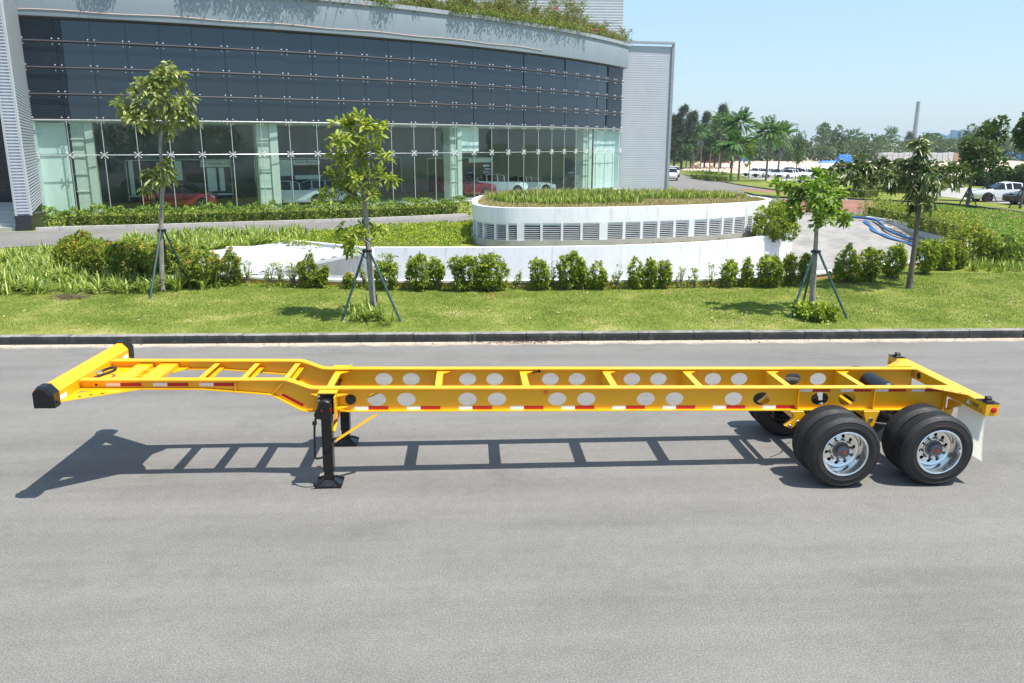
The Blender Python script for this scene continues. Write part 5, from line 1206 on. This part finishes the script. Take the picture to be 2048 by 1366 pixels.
def build_car(root, kind, mat):
    body, win, gr, bu, hl, tl, ty, rm, dm, ar, ax, r, hw, cache = car_meshes(kind)
    if mat.name not in cache: cache[mat.name] = body.mesh('body', mat)
    link('body', cache[mat.name], root); link('windows', win, root); link('grille', gr, root); link('bumper_intake', bu, root); link('wheel_arches', ar, root)
    for h_ in hl: link('headlight', h_, root)
    for h_ in tl: link('tail_light', h_, root)
    for s in (-1, 1):
        for a in ax:
            w_ = link('wheel', ty, root, (a, s*(hw+.015), r), (0, 0, 0 if s < 0 else math.pi)); link('rim', rm, w_); link('brake_disc', dm, w_)
# parked row of white sedans, noses to the left
for i, (x, y, lab) in enumerate([(1511, 352.5, 'white parked sedan at the left end of the row'), (1531, 354, 'white parked sedan second from the left end'), (1555, 356, 'white parked sedan between the two leaning palm trunks'), (1579, 357, 'white parked sedan just right of the palm trunks'),
        (1604, 355, 'white parked sedan left of the small staked tree'), (1628, 357, 'white parked sedan behind the lime green crown')]):
    p = G(x, y); car('parked_car', 'sedan', 'car_white', lab, p, rad(28), 'white cars in the far parking row')
for i, (x, y, c, lab) in enumerate([(1575, 350, 'car_black', 'dark parked sedan behind the white row'), (1600, 350.5, 'car_white', 'white parked sedan in the second row'), (1636, 351, 'car_white', 'white parked sedan at the far right of the second row'),
        (1672, 369, 'car_white', 'white parked sedan right of the lime green crown'), (1704, 373, 'car_maroon', 'dark red parked sedan under the flat dark crown'), (1722, 371, 'car_maroon', 'dark red parked sedan beside the other dark red one'), (1752, 376, 'car_red', 'bright red parked sedan seen from behind'), (1790, 379, 'car_white', 'white parked sedan right of the bright red one'), (1820, 378, 'car_white', 'white parked sedan behind the dark tree trunk'), (1890, 376, 'car_red', 'red parked car right of the flat dark crown')]):
    p = G(x, y); car('parked_car', 'sedan', c, lab, p, rad(28 if i < 4 else 205), 'cars in the far parking lot')
car('parked_car', 'sedan', 'car_white', 'white sedan on the side road at the right edge', G(2003, 403), rad(172-180))
car('parked_car', 'sedan', 'car_black', 'dark sedan cut by the right edge of the picture', G(2084, 409), rad(172-180))
car('pickup_truck', 'pickup', 'car_white', 'white pickup emerging from behind the showroom corner', G(1341, 361), rad(75), 'pickups behind the showroom', 'pickup truck')
car('pickup_truck', 'pickup', 'car_white', 'second white pickup, behind the first one', G(1347, 354), rad(75), 'pickups behind the showroom', 'pickup truck')
# showroom cars and display boards
def inside_car(px, d, kind, c, lab, turn):
    th = th_px(px); p = arc(th, BR-d, .145); return car('showroom_car', kind, c, lab, p, th+turn, 'cars on show inside the showroom')
inside_car(362, 2.7, 'suv', 'car_red', 'red car on show behind the left part of the glass', math.pi-rad(12))
inside_car(612, 2.8, 'suv', 'car_silver', 'silver car on show right of the white plaster column', math.pi-rad(10))
inside_car(690, 3.2, 'suv', 'car_silver', 'car on show behind the yellow green tree', math.pi-rad(15))
inside_car(985, 3.0, 'suv', 'car_red', 'red car on show behind the right part of the glass', rad(150))
inside_car(1062, 3.4, 'suv', 'car_white', 'white car on show right of the second red one', rad(140))
inside_car(1115, 3.2, 'sedan', 'car_silver', 'silver car on show near the right end of the glass', rad(140))
def text_mesh(s, size, mat):
    cu = bpy.data.curves.new('lettering', 'FONT'); cu.body = s; cu.size = size; cu.align_x = 'CENTER'; cu.align_y = 'CENTER'; cu.extrude = .004
    o = bpy.data.objects.new('lettering', cu); COL.objects.link(o); dg = bpy.context.evaluated_depsgraph_get(); me = bpy.data.meshes.new_from_object(o.evaluated_get(dg)); bpy.data.objects.remove(o); me.materials.clear(); me.materials.append(mat); return me
def board(p0, p1, d, z0, z1, label, strips, text=None, tx=.8, tw=1.9):
    a = arc(th_px(p0), BR-d, z0); b = arc(th_px(p1), BR-d, z0); c = (a+b)/2; L_ = (b-a).length; ang = math.atan2(b.y-a.y, b.x-a.x); root = empty('display_board', c, (0, 0, ang)); h_ = z1-z0
    m = MB(); m.box((-L_/2, 0, 0), (L_/2, .06, h_)); m.build('panel', M['board'], root)
    m = MB(); m.box((-L_/2-.04, -.03, 0), (-L_/2, .07, h_)); m.box((L_/2, -.03, 0), (L_/2+.04, .07, h_)); m.box((-L_/2-.04, -.03, h_), (L_/2+.04, .07, h_+.04)); m.build('frame', M['mullion'], root)
    for x0, x1, y0, y1 in strips:
        m = MB(); m.box((-L_/2+x0*L_, -.02, y0*h_), (-L_/2+x1*L_, -.003, y1*h_)); m.build('pale_panel', M['board_pale'], root)
    if text: link('lettering', text_mesh(text, .27, M['board']), root, (-L_/2+tx*L_, -.028, h_*.905), (math.pi/2, 0, 0))
    return tag(root, label, 'display board')
board(246, 490, 5.0, .6, 3.2, 'dark display board with white lettering panel behind the red car', [(.02, .06, .1, 1), (.70, .995, .82, .99), (.76, .85, .2, .80), (.88, .93, .2, .80), (.28, .36, .55, .95), (.45, .52, .5, .98), (.0, 1, .10, .14)], 'NEW MAZDA CX-5', .85)
board(548, 880, 5.2, .6, 3.2, 'wide dark display board right of the plaster column', [(.08, .24, .55, .98), (.245, .42, .84, .97), (.25, .42, .45, .56)], 'NEW MAZDA', .33)
board(936, 1075, 5.0, .5, 3.1, 'dark display board behind the second red car', [(.62, .99, .86, .99), (.85, .95, .72, .78), (.88, .98, .62, .67)], None)

# ================================================================== FAR VEGETATION
def palm_meshes(seed, hgt, lean, crown=1.0, drop=.0):
    rng = np.random.default_rng(seed); m = MB(); pts = [Vector((lean*t*t, 0, hgt*t)) for t in np.linspace(0, 1, 8)]
    m.tube(pts, [.20, .165, .15, .14, .135, .13, .12, .10], 8); tm = m.mesh('trunk', M['palm_bark'])
    P, D, L, W = [], [], [], []; top = np.array(pts[-1])
    for k in range(34):
        a = rng.random()*6.28; el = rng.uniform(-.45, 1.4); ln = rng.uniform(1.7, 2.5)*crown; dr = np.array([math.cos(a)*math.cos(el), math.sin(a)*math.cos(el), math.sin(el)])
        side = np.cross(dr, [0, 0, 1.]); side = side/max(np.linalg.norm(side), 1e-6)
        for t in np.linspace(.18, 1, 15):
            c = top+dr*ln*t+np.array([0, 0, -.38*ln*t*t*(.6+.4*math.cos(el))])
            for s in (-1, 1):
                d = dr*.75+side*s*.75+np.array([0, 0, -.35-.3*t]); P.append(c); D.append(d); L.append(.8*crown*(1.1-.55*t)); W.append(.13)
    me = leaves('tmp', np.array(P), np.array(D), np.array(L), np.array(W), M['leaf_palm'], None, np.clip(rng.normal(.45, .2, len(P)), 0, 1), droop=.25, rng=rng); cm = me.data; bpy.data.objects.remove(me)
    return tm, cm
def palm(base, crown_c, label, seed, size=1.0, group='palms along the far road'):
    B = G(*base); top = VY(crown_c[0], crown_c[1], B.y); root = empty('palm_tree', B); tm, cm = palm_meshes(seed, top.z-B.z, top.x-B.x, size)
    link('trunk', tm, root); link('crown', cm, root); return tag(root, label, 'palm tree', group)
for i, (b_, c_, sz, lab) in enumerate([((1336, 331), (1338, 283), 1.0, 'small palm half hidden by the showroom corner'), ((1372, 337), (1374, 266), 1.0, 'slim palm left of the other palms, before the conifers'), ((1385.5, 339), (1386, 289), 1.15, 'low palm third from the left'), ((1400.6, 339), (1405, 264), 1.4, 'mid-height palm before the red container end'),
        ((1418.7, 342), (1423, 289), 1.0, 'short bright palm in front of the red container'), ((1437, 342), (1444.5, 242), 1.75, 'tall palm left of the tallest pair, over the container'), ((1461, 362), (1470, 287), 1.25, 'low leaning palm nearest the road bend'), ((1477, 359.5), (1481.6, 246), 1.3, 'tall palm right of the low leaning palm'),
        ((1532, 362), (1538, 262), 1.35, 'leaning tall palm, left of the right-hand pair'), ((1555, 356), (1563.7, 268), 1.35, 'leaning palm, right of the right-hand pair')]): palm(b_, c_, lab, 40+i, sz)
palm((1709, 316), (1710, 270), 'far coconut palm left of the white shed', 60, 2.2, 'far coconut palms'); palm((1780, 316), (1783, 268), 'far coconut palm right of the white shed', 61, 2.4, 'far coconut palms')
def far_tree(base, top_y, wpx, label, seed, mat='leaf_far', name='far_tree', nl=1900, leaf=None, group='trees of the background', cat='tree', cone=False, ctop=.25):
    rng = np.random.default_rng(seed); B = G(*base); s = 1/pxm(B.y); H_ = (base[1]-top_y)*s; Wd = wpx*s; root = empty(name, B); leaf = leaf or max(Wd*.075, .12)
    m = MB(); m.tube([(0, 0, -.2), (Wd*.03, 0, H_*.4), (0, 0, H_*.75)], [Wd*.045, Wd*.03, Wd*.01], 7); m.build('trunk', M['bark_dark'], root)
    if cone:
        n = nl; nb_ = 110; bt = np.sort(rng.random(nb_)**.8); ba = rng.random(nb_)*6.28; br_ = Wd*.52*(1.03-bt)**.75*(.55+.6*rng.random(nb_))
        k_ = rng.integers(0, nb_, n); u_ = rng.random(n)**.7; r = br_[k_]*u_; ang = ba[k_]+rng.normal(0, .12, n); z_ = H_*(.07+.86*bt[k_])+br_[k_]*(.55*u_-.25*u_**2)+rng.normal(0, .12, n)
        P = np.stack([np.cos(ang)*r, np.sin(ang)*r, z_], 1)+rng.normal(0, leaf*.35, (n, 3)); D = np.stack([np.cos(ang), np.sin(ang), .35+0*r], 1)+rng.normal(0, .6, (n, 3)); L, W = leaf*(1.0+rng.random(n)), leaf*.16
        leaves('crown', P, D, L, W, M['leaf_pine'], root, np.clip(rng.normal(.5, .3, n), 0, 1), rng=rng, droop=.2)
    else:
        lm = []
        for k in range(11):
            a = rng.random()*6.28; q = rng.random()**.5; lm.append((math.cos(a)*q*Wd*.32, math.sin(a)*q*Wd*.32, H_*(ctop+.12+(.8-ctop)*rng.random()), Wd*(.14+.12*rng.random()), Wd*(.14+.12*rng.random()), H_*(.10+.10*rng.random())))
        P, O = lump_points(nl, lm, rng, .5); D = O+rng.normal(0, .5, O.shape)+[0, 0, .3]
        leaves('crown', P, D, leaf*(.7+.7*rng.random(nl)), leaf*.7, M[mat], root, np.clip(rng.normal(.48, .22, nl), 0, 1), rng=rng)
    return tag(root, label, cat, group)
for i, (x, b_, t_, w_, lab) in enumerate([(1347, 337, 232, 46, 'dark feathery conifer beside the showroom corner'), (1362, 337, 212, 54, 'tallest dark feathery conifer near the showroom'), (1381, 337, 224, 54, 'dark conifer right of the tallest one'), (1408, 336, 226, 42, 'slim dark conifer in the middle of the clump'), (1428, 336, 236, 54, 'dark conifer left of the tall palm'), (1440, 337, 211, 50, 'dark pointed conifer behind the tall palm'), (1462, 336, 250, 60, 'low dark conifer at the right end of the clump')]):
    far_tree((x, b_), t_, w_, lab, 70+i, name='conifer', cone=True, nl=5200, leaf=.7, group='dark conifers behind the palms')
for i, (x, b_, t_, w_, mt, lab) in enumerate([(1508, 322, 268, 46, 'leaf_far', 'mixed green tree behind the tall palm pair'), (1556, 322, 282, 50, 'leaf_far2', 'pale tree behind the leaning palms'), (1600, 322, 276, 40, 'leaf_far2', 'pale tree left of the dome-shaped tree'), (1637, 320, 249, 50, 'leaf_far', 'dome-shaped tall tree in the far background'), (1673, 322, 259, 46, 'leaf_far', 'dark rounded tree right of the dome-shaped one'),
        (1697, 320, 283, 30, 'leaf_far2', 'small pale tree before the left coconut palm'), (1722, 320, 278, 36, 'leaf_far', 'green tree right of the left coconut palm'), (1755, 318, 272, 44, 'leaf_far', 'dark tree between the two coconut palms'), (1862, 316, 274, 54, 'leaf_far', 'broad tree just right of the chimney'), (1900, 315, 281, 46, 'leaf_far2', 'pale tree before the blue plant'), (1930, 315, 254, 36, 'leaf_far', 'tall tree right of the blue plant'), (1953, 315, 258, 36, 'leaf_far', 'second tall tree right of the blue plant'), (1994, 316, 280, 50, 'leaf_far', 'low tree behind the dark staked tree'), (2030, 318, 276, 50, 'leaf_far2', 'low pale tree at the far right'),
        (1575, 325, 296, 26, 'leaf_far', 'small dark tree behind the right-hand palms'), (1650, 324, 290, 40, 'leaf_far2', 'light green tree over the blue tarpaulin'), (1985, 322, 292, 40, 'leaf_far2', 'scrubby pale tree left of the right edge'), (2070, 322, 270, 60, 'leaf_far', 'tree cut by the right edge in the far background')]):
    far_tree((x, b_), t_, w_, lab, 90+i, mt, nl=1700, ctop=.12)
far_tree((1816, 318), 263, 34, 'grey-green conifer at the chimney foot', 130, name='conifer', cone=True, nl=2200, leaf=.9); far_tree((1852, 318), 266, 22, 'thin conifer right of the chimney', 131, name='conifer', cone=True, nl=1600, leaf=.9)
# mid-distance staked trees and scrub
far_tree((1497, 355), 290, 26, 'young staked tree before the sandy field', 140, 'leaf_lime', nl=700, leaf=.32, name='young_tree', ctop=.3); far_tree((1591, 354), 268, 30, 'young tree left of the lime green crown, far off', 141, 'leaf_far', nl=800, leaf=.32, name='young_tree', ctop=.3)
far_tree((1934, 412), 283, 84, 'olive-crowned staked tree by the side road', 142, 'leaf_far2', nl=2600, leaf=.26, name='young_tree', ctop=.45); far_tree((1969, 402), 252, 66, 'dark green staked tree beside the white sedan', 143, 'leaf_far', nl=2600, leaf=.30, name='young_tree', ctop=.35); far_tree((2040, 417), 240, 70, 'staked tree at the right edge with crown out of view', 144, 'leaf_far', nl=1600, leaf=.28, name='young_tree', ctop=.6)
tripod((1939, 376), [(1917, 410), (1955, 414), (1941, 405)], 0, (1934, 412), 'grey stakes of the olive-crowned tree by the side road', .045); tripod((1976, 367), [(1942, 403), (1996, 406), (1975, 398)], 0, (1969, 402), 'grey stakes of the dark green tree beside the white sedan', .04); tripod((2046, 376), [(2016, 416), (2070, 420), (2050, 408)], 0, (2040, 417), 'grey stakes at the right edge of the picture', .04)
for i, (x, b_, t_, w_, lab) in enumerate([(1815, 345, 316, 50, 'grey scrub bush behind the flat dark crown'), (1955, 372, 335, 50, 'scrub at the edge of the sandy field, left'), (2000, 374, 330, 60, 'dark scrub behind the white sedan'), (2050, 376, 326, 60, 'dark scrub at the right edge behind the sedan')]):
    B = G(x, b_); s = 1/pxm(B.y); shrub(B, w_*s, (b_-t_)*s, M['leaf_far'], lab, 'scrub beyond the side road', name='scrub', leaf=.3, dens=.35)

# ================================================================== FAR THINGS
def placed(name, px, py): return empty(name, G(px, py))
r = placed('shipping_container', 1430, 326); s = 1/pxm(r.location.y)
m = MB(); w_ = 26*s
for k in range(24): m.box((-w_+k*w_/12, -1.2-(.05 if k % 2 else 0), .05), (-w_+(k+1)*w_/12-.001, 1.2, 16*s)) if False else None
rows = []
for k in range(49): rows.append([(-w_+2*w_*k/48, -1.2-(.06 if (k//2) % 2 else 0), .1), (-w_+2*w_*k/48, -1.2-(.06 if (k//2) % 2 else 0), 16*s-.1)])
m.grid(rows); m.build('corrugated_side', M['red_box'], r); m = MB(); m.box((-w_, -1.19, 0), (w_, 1.2, 16*s)); m.build('container_body', M['red_box'], r)
m = MB(); m.box((-w_+.1, -1.275, .3), (-w_+1.2, -1.265, 16*s-.3)); m.build('door', M['dark_void'], r); m = MB(); m.box((-w_*.62, -1.275, 16*s*.45), (-w_*.52, -1.265, 16*s*.85)); m.build('marking', M['tape_white'], r)
tag(r, 'faded red shipping container behind the palm trunks', 'container')
def tarp_heap(px, py, wpx, hpx, label, seed):
    r = placed('tarpaulin', px, py); s = 1/pxm(r.location.y); rng = np.random.default_rng(seed); n = 14; w_, h_ = wpx*s, hpx*s; rows = []
    for i in range(n+1):
        rows.append([(-w_/2+w_*i/n+rng.normal(0, .1), -1.5+3*k/6, max(0, h_*(min(1, 1.8*math.sin(math.pi*k/6))*min(1, 3.5*math.sin(math.pi*i/n)))*(1+rng.normal(0, .12)))) for k in range(7)])
    m = MB(); m.grid(rows); m.build('sheet', M['tarp'], r); return tag(r, label, 'tarpaulin', 'blue tarpaulins')
tarp_heap(1688, 326, 30, 15, 'blue tarpaulin heap left of the flat dark crown', 1); tarp_heap(1660, 327, 46, 5, 'flat blue tarpaulin beside the heap', 2); tarp_heap(2026, 320, 34, 13, 'blue tarpaulin heap near the right edge', 3); tarp_heap(1490, 323, 16, 6, 'small blue covered pile left of the pale hut', 5)
# stacks of concrete blocks: separate pallets
for i in range(17):
    x = 1764+i*11; r = placed('block_stack', x, 324); s = 1/pxm(r.location.y); h_ = 18*s*(1+.05*math.sin(i*1.7)); m = MB()
    for a in range(2):
        for b_ in range(3): m.box(((-5.2+5.2*a)*s, -1.5, h_*b_/3+.04), ((-.3+5.2*a)*s, 1.5, h_*(b_+1)/3-.04))
    m.build('blocks', M['blocks'] if i not in (13, 14, 15) else M['rock'], r); m = MB(); m.box((-5.0*s, -1.3, 0), (4.7*s, 1.3, h_-.1)); m.build('core', M['concrete'], r)
    ORD = ['first', 'second', 'third', 'fourth', 'fifth', 'sixth', 'seventh', 'eighth', 'ninth', 'tenth', 'eleventh', 'twelfth', 'thirteenth', 'left', 'middle', 'right', 'last']
    tag(r, (ORD[i]+' grey block stack from the left in the far yard') if i < 13 else ('grey block stack right of the brownish ones in the far yard' if i == 16 else ORD[i]+' one of the three brownish block stacks in the far yard'), 'block stack', 'grey block stacks' if i not in (13, 14, 15) else 'brown block stacks')
r = placed('white_shed', 1773, 312); s = 1/pxm(r.location.y); m = MB(); m.box((-27*s, -3, 0), (27*s, 8, 20*s)); m.build('wall', M['shed'], r); m = MB(); m.prism([(-28*s, -3.4, 20*s), (-28*s, 8.4, 20*s), (-28*s, 2.5, 25*s)], (56*s, 0, 0)); m.build('roof', M['clad_white'], r); tag(r, 'pale blue-white shed beyond the block stacks', 'shed')
r = placed('pale_hut', 1570, 322); s = 1/pxm(r.location.y); m = MB(); m.box((-17*s, -2, 0), (12*s, 3, 15*s)); m.build('wall', M['shed'], r); m = MB(); m.box((-18*s, -2.3, 15*s), (13*s, 3.3, 16*s)); m.build('roof', M['clad_white'], r); m = MB(); m.lathe([(0, -9*s), (5*s, -9*s), (7*s, -7*s), (7*s, 7*s), (5*s, 9*s), (0, 9*s)], 18); m.build('tank', M['shed'], r, (16*s, 0, 17*s), (0, 0, math.pi/2)); tag(r, 'pale hut with a round water tank behind the leaning palms', 'hut')
r = placed('chimney', 1826, 300); s = 1/pxm(r.location.y); m = MB(); m.tube([(0, 0, 0), (0, 0, 88*s), (0, 0, 91*s)], [5.0*s, 3.4*s, 3.9*s], 20, True); m.build('stack', M['chimney'], r, smooth=True)
for z in (42, 84): m = MB(); m.tube([(0, 0, z*s), (0, 0, (z+1.5)*s)], (5.2-.018*z)*s, 20); m.build('ring', M['concrete'], r)
tag(r, 'tall grey factory chimney on the horizon', 'chimney')
r = placed('factory_plant', 1898, 300); s = 1/pxm(r.location.y); m = MB()
for x, h_, w_ in ((-18, 30, 6), (-8, 28, 8), (4, 30, 7), (6, 38, 3.2), (16, 37, 3.2), (15, 26, 8)): m.box(((x-w_/2)*s, -3-x*.05, 0), ((x+w_/2)*s, 6, h_*s))
m.bar((-60*s, 0, 33*s), (-18*s, 0, 30*s), .8, .8); m.build('frame', M['car_blue'], r); tag(r, 'bluish factory plant on the horizon right of the chimney', 'factory')
for x, t_, lab in ((1590, 250, 'lattice power pylon behind the palms'), (1727, 270, 'utility pole left of the right coconut palm'), (1795, 272, 'utility pole left of the chimney')):
    r = placed('utility_pole', x, 312); s = 1/pxm(r.location.y); h_ = (312-t_)*s; m = MB(); m.tube([(0, 0, 0), (0, 0, h_)], [.35, .22], 6); m.bar((-4*s, 0, h_*.94), (4*s, 0, h_*.94), .3, .3); m.bar((-3*s, 0, h_*.86), (3*s, 0, h_*.86), .3, .3); m.build('pole', M['chimney'], r); tag(r, lab, 'utility pole', 'far utility poles')
def heap(name, px, py, wpx, hpx, label, seed, mat='rock'):
    r = placed(name, px, py); s = 1/pxm(r.location.y); rng = np.random.default_rng(seed); m = MB()
    for k in range(34):
        t = rng.normal(0, .27); x = t*wpx*s; z = max(.05, hpx*s*(1-min(1, abs(t)*1.9))*rng.random()); q = hpx*s*(.1+.16*rng.random()); y = rng.normal(0, .6)
        P = [Vector((x, y, z))+Vector(rng.normal(0, 1, 3)).normalized()*q*(.7+.5*rng.random()) for _ in range(10)]
        b_ = bmesh.new(); vs = [b_.verts.new(p) for p in P]; bmesh.ops.convex_hull(b_, input=vs); b_.verts.index_update(); m.add([v.co for v in b_.verts], [[v.index for v in f.verts] for f in b_.faces]); b_.free()
    m.build('rubble', M[mat], r); return tag(r, label, 'rubble heap', 'rubble heaps')
heap('rubble_heap', 1392, 338, 46, 13, 'reddish rubble heap among the left palm trunks', 1); heap('rubble_heap', 1420, 339, 34, 9, 'brown rubble heap below the red container', 2); heap('rubble_heap', 1460, 343, 50, 7, 'sandy rubble heap right of the red container', 3, 'sand')
# blue hoses on the ramp
def ramp_pt(i, k, dz=0):
    j = int(i); f = i-j; a = OUTS[j].lerp(OUTS[j+1], f); b_ = INNS[j].lerp(INNS[j+1], f); p = a.lerp(b_, k); return Vector((p.x, p.y, rz(i)+dz))
m = MB(); m.tube(spline([ramp_pt(i, .13+.05*math.sin(i*.8), .13) for i in np.linspace(2.5, 24, 14)], 5), .065, 8); r = empty('drain_hose', ramp_pt(8, .1)); addp(m, 'hose', M['hose'], r, smooth=True); tag(r, 'round blue drain hose lying down the ramp edge', 'hose', 'blue drain hoses')
m = MB(); pts = spline([ramp_pt(i, .20+.06*math.sin(i*.7+1), .05) for i in np.linspace(6, 24, 12)], 5); rows = []
for i, p in enumerate(pts):
    d = (pts[min(i+1, len(pts)-1)]-pts[max(i-1, 0)]).normalized(); n_ = Vector((-d.y, d.x, 0)); ww = .10+.04*math.sin(i*.9); rows.append([p-n_*ww, p+Vector((0, 0, .05+.03*math.sin(i))), p+n_*ww, p-Vector((0, 0, .02))])
m.grid(rows, close=True); r = empty('drain_hose', ramp_pt(12, .2)); addp(m, 'hose', M['hose'], r, smooth=True); tag(r, 'flattened blue drain hose beside the round one', 'hose', 'blue drain hoses')
# lawn litter: brown cut branches, fallen leaves
r = empty('branch_pile', G(140, 598)); m = MB(); rng = np.random.default_rng(5)
for k in range(120):
    a = Vector((rng.normal(0, .24), rng.normal(0, .1), .02+abs(rng.normal(0, .05)))); d = Vector((rng.normal(0, 1), rng.normal(0, .6), rng.normal(.1, .25))).normalized()*rng.uniform(.1, .3); m.tube([a, a+d], [.008, .003], 4, False)
m.build('twigs', M['dry'], r); tag(r, 'small heap of brown cut twigs on the left lawn', 'twig heap')
P = scatter([(0, 655), (2048, 650), (2048, 560), (1700, 575), (900, 590), (0, 600)], 190, 33); n = len(P); P[:, 2] += .05
tag(leaves('fallen_leaves', P, np.concatenate([RNG.normal(0, 1, (n, 2)), RNG.normal(0, .15, (n, 1))], 1), RNG.uniform(.04, .09, n), .04, M['deadleaf'], None, RNG.random(n)), 'fallen dry leaves scattered over the lawn', 'leaves', kind='stuff')
xx = np.concatenate([RNG.normal(1.1, .55, 220), RNG.uniform(-10, 13, 120)]); n = len(xx); yy = KY(0)-.0237*xx-np.abs(RNG.normal(0, .10, n))-.02; P = np.stack([xx, yy, np.full(n, .012)], 1)
tag(leaves('kerb_litter', P, np.concatenate([RNG.normal(0, 1, (n, 2)), RNG.normal(0, .2, (n, 1))], 1), RNG.uniform(.03, .08, n), .03, M['dry'], None, RNG.random(n)), 'dry leaf litter along the kerb foot', 'leaves', kind='stuff')
P = scatter([(955, 588), (1012, 588), (1015, 598), (960, 598)], 60, 34); P[:, 2] += .05; n = len(P)
tag(leaves('red_petals', P, np.concatenate([RNG.normal(0, 1, (n, 2)), RNG.normal(0, .2, (n, 1))], 1), .05, .03, M['petal'], None, RNG.random(n)), 'fallen reddish petals on the lawn below the widest shrubs', 'petals', kind='stuff')
rng = np.random.default_rng(78); lm = []
for x in np.arange(40, 420, 6.0):
    Y_ = 330+rng.normal(0, 15); hh = 6.5+4*rng.random(); lm.append((x*1.0, Y_, -2.5+hh*.5, 7, 5, hh*.55))
P, O = lump_points(26000, lm, rng, .55); tag(leaves('far_wood', P, O+rng.normal(0, .5, O.shape)+[0, 0, .2], 1.5, 1.0, M['leaf_far2'], None, np.clip(rng.normal(.4, .2, len(P)), 0, 1), rng=rng), 'far wood closing the horizon behind the yards', 'wood', kind='stuff')
# belt of trees across the road behind the viewpoint, seen only mirrored in the glass
rng = np.random.default_rng(77); lm = [(x, -62+rng.normal(0, 3), 2.8+rng.random()*2.2, 3+2*rng.random(), 3, 2.5+1.6*rng.random()) for x in np.arange(-75, 75, 4.2)]
P, O = lump_points(16000, lm, rng, .5); tag(leaves('tree_belt', P, O+rng.normal(0, .5, O.shape), .75, .5, M['leaf_far'], None, rng.random(len(P)), rng=rng), 'belt of trees across the road, mirrored in the showroom glass', 'trees', kind='stuff')

# HAZE: thin even air from below the ground to above the tallest block
m, t, b, o = new_mat('haze_air'); t.nodes.remove(b); pv = t.nodes.new('ShaderNodeVolumePrincipled'); pv.inputs['Color'].default_value = (.80, .90, 1, 1); pv.inputs['Density'].default_value = .0002; pv.inputs['Anisotropy'].default_value = .2
t.links.new(pv.outputs[0], o.inputs['Volume'])
q = MB(); q.box((-4200, -400, -3.6), (4200, 6200, 37)); tag(q.build('haze', m), 'thin pale haze in the air over the whole place', 'haze', kind='stuff')
